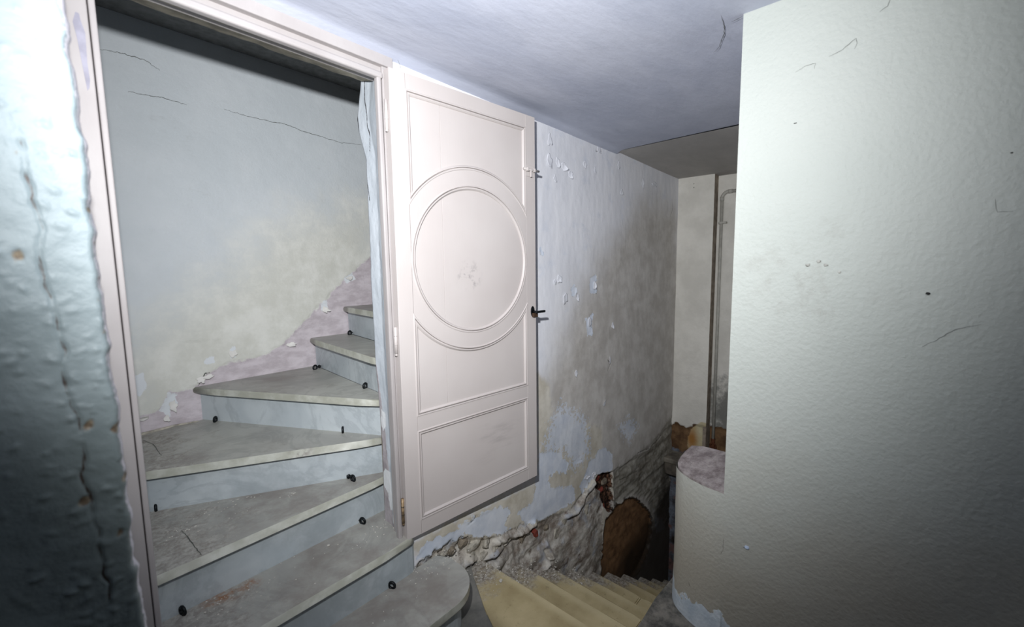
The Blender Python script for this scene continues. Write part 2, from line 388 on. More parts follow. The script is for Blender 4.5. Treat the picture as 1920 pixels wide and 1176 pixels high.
fl_list = [((1030, 302), (.035, .05), .018, (-.2, -1)), ((1045, 305), (.02, .05), .012, (.7, -.6)), ((1057, 312), (.03, .04), .022, (.8, -.4)), ((1069, 328), (.025, .03), .018, (.8, -.6)),
           ((1030, 262), (.03, .05), .006, (0, -1)), ((1122, 281), (.035, .03), .012, (0, -1)), ((1096, 308), (.02, .04), .008, (.6, -.6)), ((1160, 310), (.02, .05), .01, (0, -1)),
           ((1165, 360), (.025, .035), .01, (.5, -.8)), ((1226, 345), (.05, .03), .012, (0, -1)), ((1205, 345), (.02, .05), .008, (1, 0)),
           ((1048, 524), (.03, .03), .016, (.5, -.8)), ((1040, 528), (.02, .02), .012, (-.5, -.8)), ((1114, 535), (.02, .05), .014, (.9, -.2)), ((1083, 558), (.02, .03), .012, (.3, -1)),
           ((1148, 610), (.025, .04), .016, (.4, -.9)), ((1105, 605), (.03, .05), .010, (-.6, -.6)), ((1143, 675), (.018, .04), .012, (-.9, .1)), ((1133, 755), (.03, .035), .022, (-.4, .9)),
           ((1080, 700), (.02, .03), .006, (.3, -1)), ((1040, 335), (.02, .03), .006, (0, -1)), ((1060, 560), (.03, .05), .006, (-1, 0)), ((1115, 320), (.02, .03), .006, (0, -1)),
           ((1100, 895), (.04, .02), .014, (.6, -.8)), ((1112, 890), (.03, .03), .016, (.6, -.6))]
for i, (p, sz, lf, dr) in enumerate(fl_list):
    q = onY(p, YW); flake((q[0], YW-.0012, q[2]), AXW, (sz[0]*.85, sz[1]*.8), lf*.5, dr, i, mat=M_FLAKE, parent=wall_back)

# ------------------------------------------------------------------ stones and brick ends showing in the broken foot of the wall
M_STONE = plain('rubble_stone', (128, 118, 104), .9, .3, 30, .7)
M_STONE2 = plain('pale_mortar_lump', (176, 170, 158), .9, .22, 40, .7)
M_BRICK = plain('red_brick', (128, 62, 52), .9, .25, 40, .5)
st = [((985, 1003), (.06, .022, .018), .6, 0), ((955, 1012), (.05, .02, .016), .5, 1), ((968, 993), (.045, .02, .014), .7, 1), ((1005, 1000), (.022, .02, .03), .2, 2), ((930, 1030), (.045, .022, .016), .4, 1),
      ((905, 1046), (.05, .024, .014), .1, 1), ((885, 1042), (.03, .02, .018), 0, 1), ((870, 1020), (.035, .02, .02), .3, 0), ((890, 1025), (.045, .02, .03), .2, 1), ((850, 1035), (.03, .018, .015), .2, 0),
      ((835, 1040), (.025, .018, .014), .1, 1), ((915, 1020), (.03, .018, .02), .5, 1), ((1012, 1040), (.035, .022, .022), .6, 1), ((995, 1052), (.03, .02, .016), .7, 1), ((1025, 990), (.028, .018, .02), .3, 0),
      ((1045, 1000), (.05, .018, .05), .2, 1), ((1060, 975), (.05, .016, .035), .4, 1), ((1075, 1010), (.05, .018, .04), .1, 0), ((1100, 960), (.06, .016, .05), .4, 1), ((1105, 1010), (.05, .018, .06), .1, 1),
      ((1090, 1040), (.05, .02, .04), .2, 0), ((1115, 940), (.03, .018, .06), .1, 1), ((1050, 1040), (.04, .02, .03), .1, 1), ((1140, 965), (.055, .02, .06), -.5, 2), ((1128, 900), (.04, .02, .03), .2, 2),
      ((1142, 908), (.04, .02, .025), .1, 0), ((1136, 922), (.03, .02, .02), .3, 2), ((818, 1046), (.022, .014, .012), .2, 1), ((1028, 1025), (.03, .02, .03), .2, 0)]
for i, (p, sz, rot, k) in enumerate(st):
    q = onY(p, YW); dy = .014 if p[0] < 1110 else (.05 if p[0] > 1124 else .03)
    obj('brick' if k == 2 else 'rubble_stone', lump((q[0], YW+dy, q[2]), sz, i, -rot), (M_STONE, M_STONE2, M_BRICK)[k], wall_back, False)

# ================================================================== stairwell
def mat_stairwell():
    m = Mat('stairwell_paint', .8, .2)
    big = m.noise(1.3, 5, .6); mid = m.noise(8, 6, .65)
    col = m.mix(m.rng(big, .3, .7), lin(196, 202, 206), lin(212, 216, 219))
    crm = m.rng(m.math('ADD', m.attr('cream'), m.math('MULTIPLY', m.math('SUBTRACT', mid, .5), .5)), -.25, .2)
    col = m.mix(crm, col, m.mix(m.rng(mid, .35, .7), lin(202, 202, 194), lin(218, 218, 212)))
    lm = m.mask('lilac', 22, .03, .006)
    col = m.mix(lm, col, m.mix(m.rng(m.noise(12, 5, .65, st=(1, 1, 2)), .3, .7), lin(180, 171, 176), lin(206, 198, 203)))
    col = m.mix(m.mask('white', 40, .02, .003), col, lin(216, 220, 224))
    col = m.mix(m.rng(m.noise(3, 6, .7, st=(1, 1, 3)), .6, .78, 0, .35), col, lin(140, 140, 134))
    ck = m.rng(m.attr('crack'), .001, .0045, .7, 0.)
    col = m.mix(ck, col, lin(112, 110, 106))
    h = m.math('ADD', m.noise(70, 4, .6), m.math('MULTIPLY', m.noise(14, 5), 1.5))
    nb = m.bump(h, .3, .005)
    return m.done(col, m.bump(m.math('SUBTRACT', 1., lm), .5, .004, nb))
xs = np.arange(-.02, 2.6, .009); zs = np.arange(.3, 3.0, .009); GX, GZ = np.meshgrid(xs, zs, indexing='ij')
Bp = lambda *pts: [bx(p) for p in pts]
lil_p = [Bp((705, 475), (688, 488), (650, 522), (612, 560), (582, 592), (548, 628), (530, 646), (500, 668), (432, 680), (392, 700), (372, 722), (345, 735), (318, 735), (300, 770), (240, 790), (200, 900), (760, 900), (760, 475))]
wh_p = [Bp((316, 738), (330, 738), (334, 756), (322, 768), (318, 785), (308, 775), (300, 770)), Bp((431, 655), (440, 650), (443, 668), (434, 675)), Bp((386, 672), (400, 668), (402, 680), (384, 684)),
        Bp((250, 705), (268, 700), (276, 722), (262, 745), (250, 740)), Bp((645, 522), (660, 512), (668, 522), (650, 532)), Bp((600, 570), (612, 562), (616, 578), (606, 584))]
cream_p = [Bp((200, 900), (200, 700), (300, 600), (420, 520), (520, 430), (700, 380), (720, 600), (500, 800))]
crk = [Bp((180, 92), (230, 100), (270, 112), (300, 132)), Bp((240, 172), (300, 182), (350, 197)), Bp((420, 205), (470, 220), (530, 232), (580, 250), (640, 268), (690, 272)), Bp((372, 722), (378, 712), (384, 700)), Bp((384, 700), (392, 699)),
       Bp((540, 648), (556, 642), (552, 650))]
F = dict(lilac=sdfs(lil_p, GX, GZ), white=sdfs(wh_p, GX, GZ), cream=sdfs(cream_p, GX, GZ), crack=np.min([sline(c, GX, GZ) for c in crk], 0)+.002*(fbm(GX*30, GZ*30, 3, 5)-.1))
n1 = fbm(GX*8, GZ*8, 4, 31)
Y = YB + .010*(fbm(GX*1.6, GZ*1.6, 3, 33)-.5) + .0025*(fbm(GX*22, GZ*22, 3, 34)-.5)
Y += ss(-.006, .006, F['lilac']+.04*(fbm(GX*22, GZ*22, 4, 40)-.5))*.006 + ss(.05, .0, abs(F['lilac']))*.004*(n1-.5)
wall_sw = tag(obj('wall_stairwell', B(-.15, 2.6, YB+.03, YB+.2, 0, 3.0), M_WHITE), 'curved-up grey plaster wall behind the marble steps', 'wall', kind='structure')
M_FLAKE_C = plain('cream_flake', (222, 220, 216), .8, .06, 20, .1)
wall_sw['label'] = 'pale grey plaster wall behind the marble steps with a peeling lilac skirting band'
F['crack'] = F['crack']*0+1
SWX, SWZ, SWY = xs, zs, Y
obj('plaster_face', grid(np.stack([GX, Y, GZ], -1)[:, ::-1], {k: v[:, ::-1] for k, v in F.items()}), mat_stairwell(), wall_sw)
for i, (p, sz, lf, dr) in enumerate([((378, 712), (.035, .03), .03, (-.3, -.8)), ((545, 646), (.04, .02), .03, (.6, -.7)), ((609, 580), (.025, .025), .03, (.7, -.7)), ((325, 762), (.03, .05), .01, (.8, -.6)),
                                    ((312, 785), (.03, .03), .02, (.2, -1)), ((436, 664), (.025, .04), .01, (1, 0)), ((390, 706), (.04, .015), .015, (0, -1)), ((655, 522), (.035, .02), .015, (0, -1)), ((270, 785), (.04, .02), .015, (0, 1))]):
    q = onY(p, YB); flake((q[0], YB-.002, q[2]), AXW, (sz[0]*.7, sz[1]*.7), lf*.7, dr, 100+i, parent=wall_sw, mat=M_FLAKE_C)
tag(obj('wall_stairwell_side', B(-.15, 0.0, 1.70, YB+.1, 0, 3.0), M_WHITE), 'plaster side wall of the stairwell hidden behind the left jamb', 'wall', kind='structure')
tag(obj('wall_stairwell_end', B(2.5, 2.62, 1.70, YB+.1, 0, 3.0), M_WHITE), 'far end wall of the upper stairwell', 'wall', kind='structure')
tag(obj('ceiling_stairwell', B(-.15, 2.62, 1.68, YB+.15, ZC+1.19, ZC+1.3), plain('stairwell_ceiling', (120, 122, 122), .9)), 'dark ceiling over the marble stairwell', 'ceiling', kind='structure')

# ================================================================== marble winder stairs
def mat_marble(name, a, b, vein, dirt, worn):
    m = Mat(name, .42, .4)
    col = m.mix(m.rng(m.noise(3.2, 6, .6, dist=.6), .3, .7), lin(*a), lin(*b))
    v = m.math('ABSOLUTE', m.math('SUBTRACT', m.noise(2.4, 7, .62, dist=1.4), .5))
    col = m.mix(m.rng(v, 0, .05, .30, 0), col, lin(*vein))
    d = m.rng(m.noise(2.1, 6, .68), .46, .68, 0, .75)
    if worn:
        g0 = m.n('ShaderNodeNewGeometry'); s0_ = m.n('ShaderNodeSeparateXYZ'); m.t.links.new(g0.outputs['Normal'], s0_.inputs[0])
        flat = m.rng(s0_.outputs[2], .86, .995)
        d = m.math('MULTIPLY', d, flat)
        col = m.mix(m.math('SUBTRACT', 1., flat), col, m.mix(m.rng(m.noise(14, 5), .35, .7), lin(166, 166, 153), lin(194, 195, 185)))
    col = m.mix(d, col, lin(*dirt))
    nb = None
    if worn:
        sx = m.n('ShaderNodeSeparateXYZ'); m.t.links.new(m.tc.outputs['Object'], sx.inputs[0])
        w = m.rng(m.math('ADD', m.math('SUBTRACT', .44, sx.outputs[0]), m.math('MULTIPLY', m.math('SUBTRACT', m.noise(9, 6, .7), .5), 1.1)), -.05, .2)
        up = m.n('ShaderNodeNewGeometry'); s2 = m.n('ShaderNodeSeparateXYZ'); m.t.links.new(up.outputs['Normal'], s2.inputs[0])
        w = m.math('MULTIPLY', w, m.rng(s2.outputs[2], .8, .98))
        crust = m.mix(m.rng(m.noise(38, 9, .8, dist=.4), .36, .66), lin(146, 141, 134), lin(190, 188, 181))
        col = m.mix(w, col, crust)
        c3 = onZ((562, 848), 2*0+.728)
        wr = m.near(tuple(c3), .03, .07)
        col = m.mix(m.math('MULTIPLY', wr, m.rng(m.noise(40, 4), .4, .6)), col, lin(140, 134, 128))
        nb = m.bump(m.math('MULTIPLY', m.noise(60, 9, .8), w), .5, .006)
        for rp, rad in (((430, 1112), .07), ((470, 1096), .05), ((398, 1128), .05)):
            col = m.mix(m.math('MULTIPLY', m.near(tuple(onZ(rp, .364)), .01, rad), m.rng(m.noise(24, 5, .7), .4, .62, 0, .8)), col, lin(146, 98, 58))
        nb = m.bump(m.noise(25, 5), .12, .004, nb)
        rgh = m.math('ADD', .42, m.math('MULTIPLY', w, .45))
        return m.done(col, nb, rgh)
    nb = m.bump(m.noise(12, 5), .1, .004)
    return m.done(col, nb)
M_TREAD = mat_marble('marble_tread', (156, 155, 150), (180, 180, 173), (128, 127, 124), (130, 122, 116), True)
M_RISER = mat_marble('marble_riser', (176, 185, 190), (198, 205, 208), (138, 146, 152), (154, 162, 166), False)
M_IRON = plain('black_iron', (26, 30, 34), .45, .3, 60, .2, .5, .6)
stairs = empty('marble_staircase', (.6, 1.45, 0), 'winding grey marble staircase turning up through the doorway', 'staircase')
def tread(front, back, z, th=.034):
    bm = prism(front+back, z-th, z); bm.verts.ensure_lookup_table(); n = len(front); N = n+len(back)
    ed = []
    for i in range(n-1):
        for o_ in (0, N):
            e = bm.edges.get((bm.verts[o_+i], bm.verts[o_+i+1])); ed.append(e)
    bmesh.ops.bevel(bm, geom=ed, offset=.0145, segments=4, affect='EDGES', profile=.5)
    bm.normal_update()
    for f in bm.faces: f.smooth = abs(f.normal.z) < .985
    return obj('tread', bm, M_TREAD, stairs, False)
def riser(path, z0, z1, t=.03):
    """path: front face polyline from left to right; built backwards (away from the viewer side)"""
    p = [Vector((a, b)) for a, b in path]; q = []
    for i in range(len(p)):
        d = (p[min(i+1, len(p)-1)]-p[max(i-1, 0)]).normalized(); q.append(p[i]+Vector((-d.y, d.x))*t)
    return obj('riser', prism([tuple(v) for v in p]+[tuple(v) for v in q[::-1]], z0, z1), M_RISER, stairs)
def seg(a, b, n=8, sag=0): return [(a[0]+(b[0]-a[0])*i/n, a[1]+(b[1]-a[1])*i/n) for i in range(n+1)]
def arc(cx, cy, r, a0, a1, n=10): return [(cx+r*math.cos(math.radians(a0+(a1-a0)*i/n)), cy+r*math.sin(math.radians(a0+(a1-a0)*i/n))) for i in range(n+1)]
Z = [RISE*(k+1) for k in range(9)]
# S0: bullnose step standing on the landing
s0 = [(-.04, 1.195), (.6, 1.20)] + arc(1.0, 1.365, .165, -90, 20, 12) + [(1.162, 1.47), (1.15, 1.495)]
tread(s0, [(-.04, 1.495)], Z[0], .036)
s0r = [(-.02, 1.232), (.6, 1.235)] + arc(.995, 1.37, .133, -90, 15, 10) + [(1.128, 1.49)]
R = [None]*9
R[0] = obj('riser', prism(s0r+[(-.02, 1.49)], 0, Z[0]-.036), M_RISER, stairs)
# S1 in the opening: right end rounds out in front of the wall
tread(seg((.02, 1.448), (.97, 1.455)), [(1.0, 1.475), (1.04, 1.54), (1.08, 1.76), (.02, 1.78)], Z[1])
R[1] = riser([(.02, 1.478), (.6, 1.482), (.97, 1.484), (1.0, 1.488), (1.015, 1.499)], Z[0], Z[1]-.034, .025)
def winder(k, a, b, an, bn, over=.03, inner=None):
    """nosing a->b (left/outer to inner end), next nosing an->bn"""
    poly_back = [(bn[0]+.03, bn[1]+.05), (an[0]+.03, an[1]+.05)]
    if inner: poly_back = inner + poly_back
    tread(seg(a, b), poly_back, Z[k])
    d = (Vector(b)-Vector(a)).normalized(); nrm = Vector((-d.y, d.x))*over
    A_, B_ = Vector(a)+nrm, Vector(b)+nrm
    return riser(seg(tuple(A_), tuple(B_)), Z[k-1], Z[k]-.034, .03)
R[2] = winder(2, (.0, 1.682), (1.08, 1.708), (.0, 2.268), (1.06, 1.73))
R[3] = winder(3, (.0, 2.268), (1.05, 1.706), (.0, 2.64), (.56, 2.64), inner=[(1.07, 1.80)])
R[4] = winder(4, (.505, 2.69), (1.025, 1.70), (1.119, 2.69), (1.045, 1.75))
R[5] = winder(5, (1.119, 2.69), (1.042, 1.74), (1.347, 2.69), (1.222, 1.74))
R[6] = winder(6, (1.347, 2.69), (1.222, 1.735), (1.62, 2.69), (1.52, 1.735))
R[7] = winder(7, (1.62, 2.69), (1.52, 1.735), (1.9, 2.69), (1.8, 1.735))
# mortar bead along the foot of the stairwell wall on the third tread
obj('mortar_fillet', tube([tuple(onZ(p, Z[3]+.002)) for p in ((215, 828), (262, 816), (300, 806), (330, 798), (372, 790))], [.008, .009, .008, .006, .004], 8), M_STONE2, stairs, True)

# stair-rod eyes at the foot of each riser
def eyelet(px, k, rz, par):
    q = onZ(px, Z[k]); d = Vector((math.cos(rz), math.sin(rz), 0)); c = Vector(q)+Vector((0, 0, .012))
    bm = torus(c, d, .0135, .0055)
    me = bpy.data.meshes.new('eye_ring'); bm.to_mesh(me); bm.free(); o = obj('stair_rod_eye', me, M_IRON, par, True)
    back = Vector((-d.y, d.x, 0)).normalized()
    if back.y < -.2: back = -back
    b2 = tube([c+back*.012, c+back*.045], .0045, 8); b2 = tube([c+back*.030, c+back*.036], .010, 10, b2)
    obj('eye_shank', b2, M_IRON, o, True)
for px, k, rz, par in [((735, 1103), 0, .5, 1), ((343, 1152), 1, .3, 2), ((680, 982), 1, .3, 2), ((293, 957), 2, -.2, 3), ((662, 902), 2, .1, 3), ((404, 791), 3, -.7, 4), ((643, 811), 3, -.5, 4),
                       ((591, 693), 4, -1.2, 5), ((685, 728), 4, -1.2, 5), ((656, 628), 5, -1.2, 6)]:
    o_root = R[par]; eyelet(px, k, rz, stairs)

MCRACKS = [([(340, 995), (352, 1008), (362, 1022), (378, 1042)], 2, .004), ([(268, 826), (288, 834), (296, 846), (303, 855)], 3, .003), ([(540, 745), (560, 742)], 4, .002)]
# ================================================================== door frame
M_FRAME = Mat('frame_paint', .5, .35)
_h1 = M_FRAME.noise(3, 5); _h2 = M_FRAME.noise(26, 6, .7)
_c = M_FRAME.mix(M_FRAME.rng(_h1, .3, .7), lin(156, 150, 149), lin(168, 163, 162))
_c = M_FRAME.mix(M_FRAME.rng(_h2, .66, .78, 0, .7), _c, lin(144, 137, 132))
M_FRAME = M_FRAME.done(_c, M_FRAME.bump(M_FRAME.noise(18, 5, .6, st=(3, 3, .4)), .2, .003))
trim = tag(obj('trim_1', B(-.14, .143, 1.488, 1.53, Z[1]-.16, 2.345, .003), M_FRAME), 'pinkish white wooden door frame around the stair opening', 'door frame', kind='structure')
obj('inner_bead', B(.145, .158, 1.484, 1.57, Z[1]-.02, 2.24, .003), M_FRAME, trim)
obj('jamb', B(.958, .99, 1.500, 1.56, Z[1]-.005, 2.30, .002), M_FRAME, trim)
_b = obj('inner_bead', B(.934, .953, 1.490, 1.515, Z[1]-.005, 2.262, .006, 3), M_FRAME, trim)
for v in _b.data.vertices: v.co.x += (2.262-v.co.z)/1.9*.010-.005
obj('inner_bead', B(.13, .953, 1.486, 1.515, 2.238, 2.262, .007, 3), M_FRAME, trim)
obj('rebate', B(.13, .99, 1.512, 1.57, 2.255, 2.292, 0), M_FRAME, trim)
obj('head_board', B(.143, 1.0, 1.488, 1.53, 2.289, 2.336, .003), M_FRAME, trim)
# bare grey wood where the paint has come off the left jamb
chip = [(145, 22), (152, 25), (155, 38), (164, 62), (166, 90), (168, 120), (173, 150), (172, 165), (168, 170), (158, 120), (148, 70), (140, 40)]
cz = [onY((p[0]-4, p[1]), 1.4872) for p in chip]
bm = bmesh.new(); _f = [bm.verts.new((q[0], 1.4870, q[2])) for q in cz]; _k = [bm.verts.new((q[0], 1.4885, q[2])) for q in cz]
bm.faces.new(_f)
for i in range(len(cz)): bm.faces.new((_f[i], _f[i-1], _k[i-1], _k[i]))
obj('bare_wood_patch', bm, plain('bare_wood', (150, 148, 160), .85, .1, 30), trim)

# ================================================================== door leaf, folded back against the wall
DW, DH = .810, 1.919
x0, x1, ya, yb_, yc, yd = .0695, .7406, .0627, 1.3877, 1.4557, 1.8526
cx, cy, Ri, Ro = .4055, .7274, .3355, .405
ang = math.radians(-4.9)
DT = onZ((728, 125), ZC+.7736); DO = Vector(((.9617), 1.4618, ZC+.7736))
U = Vector((math.cos(ang), math.sin(ang), 0)); Nn = Vector((math.sin(ang), -math.cos(ang), 0))
def mat_door():
    m = Mat('door_paint', .45, .35)
    col = m.mix(m.rng(m.noise(1.5, 4), .3, .7), lin(183, 175, 172), lin(191, 184, 181))
    col = m.mix(m.rng(m.noise(30, 6, .7), .7, .8, 0, .5), col, lin(148, 141, 138))
    sm = m.near((.37, -.004, -.80), .02, .09)
    col = m.mix(m.math('MULTIPLY', sm, m.rng(m.noise(22, 5, .7), .5, .66, 0, .8)), col, lin(126, 120, 122))
    sm = m.near((.55, -.004, -1.62), .05, .25)
    col = m.mix(m.math('MULTIPLY', sm, m.rng(m.noise(5, 5, .7, st=(.6, 1, 3)), .5, .75, 0, .35)), col, lin(134, 126, 125))
    return m.done(col, m.bump(m.noise(16, 5, .6, st=(4, 4, .35)), .12, .003))
M_DOOR = mat_door()
door = bpy.data.objects.new('door_1', None); COL.objects.link(door); door.location = DO; door.rotation_euler = (0, 0, ang); door.empty_display_size = .05
tag(door, 'pinkish white panelled door with a round centre panel, folded open against the wall', 'door', kind='structure')
def dpart(name, bm, mat=None, smooth=False, parent=None):
    """door local coordinates: x along the leaf, y into the wall, z up (top edge = 0)"""
    me = bpy.data.meshes.new(name); bmesh.ops.recalc_face_normals(bm, faces=bm.faces); bm.to_mesh(me); bm.free()
    o = bpy.data.objects.new(name, me); COL.objects.link(o); me.materials.append(mat or M_DOOR); o.parent = parent or door
    if smooth: me.polygons.foreach_set('use_smooth', [True]*len(me.polygons))
    return o
T = .036
dpart('stile', B(0, x0, 0, T, -DH, 0, .0015)); dpart('stile', B(x1, DW, 0, T, -DH+.0, -.0, .0015))
dpart('rail', B(x0+.0009, x1-.0009, 0, T, -ya, 0, .0012)); dpart('rail', B(x0+.0009, x1-.0009, 0, T, -yc, -yb_, .0012)); dpart('rail', B(x0+.0009, x1-.0009, 0, T, -DH, -yd, .0012))
def ringpiece(bm, r0, r1, lo, hi, depth):
    """upper or lower half of the ring rail, clipped by the stiles"""
    n = 48; P = []
    for r in (r1, r0):
        row = []
        for i in range(n+1):
            t = math.pi*i/n
            x = cx-r*math.cos(t); y = r*math.sin(t)
            row.append((x, y))
        P.append(row)
    return P
def halfring(sgn):
    hw = x1-cx; n = 48; outer = []
    a0 = math.acos(hw/Ro)
    for i in range(n+1):
        t = a0+(math.pi-2*a0)*i/n; outer.append((cx-Ro*math.cos(t), -cy+sgn*Ro*math.sin(t)))
    inner = [(cx-Ri*math.cos(math.pi*i/n), -cy+sgn*Ri*math.sin(math.pi*i/n)) for i in range(n+1)]
    bm = bmesh.new()
    fo = [[bm.verts.new((x, y, z)) for x, z in L] for L in (outer, inner) for y in (0, T)]
    of, ob, inf, inb = fo
    for i in range(n):
        bm.faces.new((of[i], of[i+1], inf[i+1], inf[i])); bm.faces.new((ob[i], ob[i+1], inb[i+1], inb[i]))
        bm.faces.new((of[i], of[i+1], ob[i+1], ob[i])); bm.faces.new((inf[i], inf[i+1], inb[i+1], inb[i]))
    return bm
dpart('ring_rail', halfring(1)); dpart('ring_rail', halfring(-1))
PD = .0075
sx = .232
dpart('board', B(x0-.01, sx-.0005, PD, PD+.014, -yb_-.01, -ya+.01, .0006, 1)); dpart('board', B(sx+.0005, x1+.01, PD, PD+.014, -yb_-.01, -ya+.01, .0006, 1))
dpart('panel', B(x0-.01, x1+.01, PD, PD+.014, -yd-.01, -yc+.01))
prof = [(-.003, 0), (-.0015, -.0022), (.001, -.003), (.004, -.0022), (.0052, .009), (.0075, .009), (.009, -.0016), (.0125, -.002), (.0155, .001), (.0185, .0045), (.0195, PD+.006), (.0215, PD+.006)]
def moulding(path):
    """sweep the profile round a closed path (x, z), clockwise seen from the front; offset goes inward"""
    P = [Vector(p) for p in path]; n = len(P)
    area = sum(P[i].x*P[(i+1) % n].y-P[(i+1) % n].x*P[i].y for i in range(n))
    if area < 0: P = P[::-1]
    rows = []
    bm = bmesh.new()
    for i in range(n):
        d0 = (P[i]-P[i-1]).normalized(); d1 = (P[(i+1) % n]-P[i]).normalized()
        n0 = Vector((-d0.y, d0.x)); n1 = Vector((-d1.y, d1.x)); b = (n0+n1); b.normalize()
        k = 1/max(.22, b.dot(n0))
        rows.append([bm.verts.new((P[i].x+b.x*k*d, h, P[i].y+b.y*k*d)) for d, h in prof])
    for i in range(n):
        A_, C_ = rows[i], rows[(i+1) % n]
        for j in range(len(prof)-1): bm.faces.new((A_[j], A_[j+1], C_[j+1], C_[j]))
    return bm
hw = x1-cx; a0 = math.acos(hw/Ro); dzc = Ro*math.sin(a0)
arcpts = lambda s: [(cx-Ro*math.cos(a0+(math.pi-2*a0)*i/40), -cy+s*Ro*math.sin(a0+(math.pi-2*a0)*i/40)) for i in range(41)]
dpart('moulding', moulding([(x1, -ya), (x0, -ya)]+arcpts(1)))
dpart('moulding', moulding([(x1, -yb_), (x0, -yb_)]+arcpts(-1)))
dpart('moulding', moulding([(x0, -yc), (x1, -yc), (x1, -yd), (x0, -yd)]))
dpart('moulding', moulding([(cx+(Ri-.001)*math.cos(2*math.pi*i/96), -cy+(Ri-.001)*math.sin(2*math.pi*i/96)) for i in range(96)]))
# hinges
def hinge(t, bare=False):
    mt = M_HB if bare else M_DOOR
    b = tube([(-.006, .020, -t), (-.006, .020, -t-.11)], .0062, 12)
    h = dpart('hinge', b, mt, True)
    for k in range(2):
        bb = tube([(-.006, .020, -t-.0365*(k+1)+.001), (-.006, .020, -t-.0365*(k+1)-.001)], .0068, 12); dpart('hinge_joint', bb, M_IRON if bare else M_FRAME, True, h)
    b = lump((-.006, .020, -t-.114), (.005, .005, .006), 3); dpart('hinge_tip', b, mt, True, h)
M_HB = plain('worn_hinge', (150, 128, 100), .6, .35, 60, .3, .4, .3)
hinge(.115); hinge(1.0); hinge(1.735, True)
# slide bolt near the top of the free edge
bz = -.275
bo = dpart('bolt_plate', B(.735, .800, -.003, 0, bz-.026, bz+.030, .0008, 1), M_DOOR)
dpart('bolt_rod', tube([(.715, -.012, bz+.006), (.826, -.012, bz+.006)], .0058, 12), M_DOOR, True, bo)
for xx_ in (.742, .790): dpart('bolt_guide', B(xx_-.006, xx_+.006, -.0195, -.002, bz-.003, bz+.015, .002), M_DOOR, False, bo)
dpart('bolt_knob', B(.762, .769, -.018, -.009, bz-.030, bz+.004, .002), M_DOOR, False, bo)
# dark lever latch below it
lz = -.995
def disc(c, rx, rz, y0, y1, n=24):
    bm = bmesh.new(); A_ = [bm.verts.new((c[0]+rx*math.cos(2*math.pi*i/n), y0, c[1]+rz*math.sin(2*math.pi*i/n))) for i in range(n)]
    C_ = [bm.verts.new((v.co.x, y1, v.co.z)) for v in A_]; bm.faces.new(A_); bm.faces.new(C_[::-1])
    for i in range(n): bm.faces.new((A_[i], A_[(i+1) % n], C_[(i+1) % n], C_[i]))
    return bm
lt = dpart('latch_plate', disc((.782, lz), .013, .028, -.004, 0), M_IRON)
dpart('latch_spindle', tube([(.782, -.002, lz), (.782, -.042, lz)], .006, 10), M_IRON, True, lt)
dpart('latch_lever', B(.768, .834, -.048, -.034, lz-.006, lz+.006, .003), M_IRON, False, lt)
dpart('latch_body', B(.776, .808, -.016, -.002, lz-.030, lz-.008, .002), plain('latch_brown', (70, 52, 38), .6), False, lt)

# ================================================================== ceiling
def mat_ceiling(name, a, b, c):
    m = Mat(name, .85, .2)
    col = m.mix(m.rng(m.noise(1.4, 5, .6, st=(1, 2.2, 1)), .3, .7), lin(*a), lin(*b))
    col = m.mix(m.rng(m.noise(3, 6, .7, st=(1, 3, 1), off=(5, 2, 0)), .56, .75, 0, .6), col, lin(*c))
    return m.done(col, m.bump(m.math('ADD', m.noise(6, 5, .6, st=(1, 2.5, 1)), m.math('MULTIPLY', m.noise(60, 3), .05)), .25, .015))
XS = 2.85
xs = np.linspace(-1.3, XS, 160); ys = np.linspace(-1.6, YW+.02, 120); GX, GY = np.meshgrid(xs, ys, indexing='ij')
GZ = ZT + .012*(fbm(GX*1.5, GY*1.5, 3, 51)-.5) - .022*ss(YW-.06, YW, GY)**2
ceil = tag(obj('ceiling', B(-1.3, 4.3, -1.6, 1.7, ZT+.03, ZT+.2), M_WHITE), 'bluish white plaster ceiling over the landing', 'ceiling', kind='structure')
obj('plaster_face', grid(np.stack([GX, GY, GZ], -1)[:, ::-1]), mat_ceiling('ceiling_paint', (172, 177, 193), (188, 192, 206), (164, 168, 183)), ceil)
xs = np.linspace(XS, 4.25, 60); ys = np.linspace(-.2, YW+.02, 60); GX, GY = np.meshgrid(xs, ys, indexing='ij')
GZ = ZT - .004 - .012*(GX-XS) + .006*(fbm(GX*2, GY*2, 3, 52)-.5)
obj('stair_soffit', grid(np.stack([GX, GY, GZ], -1)[:, ::-1]), mat_ceiling('soffit_tone', (166, 163, 160), (184, 181, 177), (154, 148, 142)), ceil)  # warmer, slightly darker tone on the far ceiling section

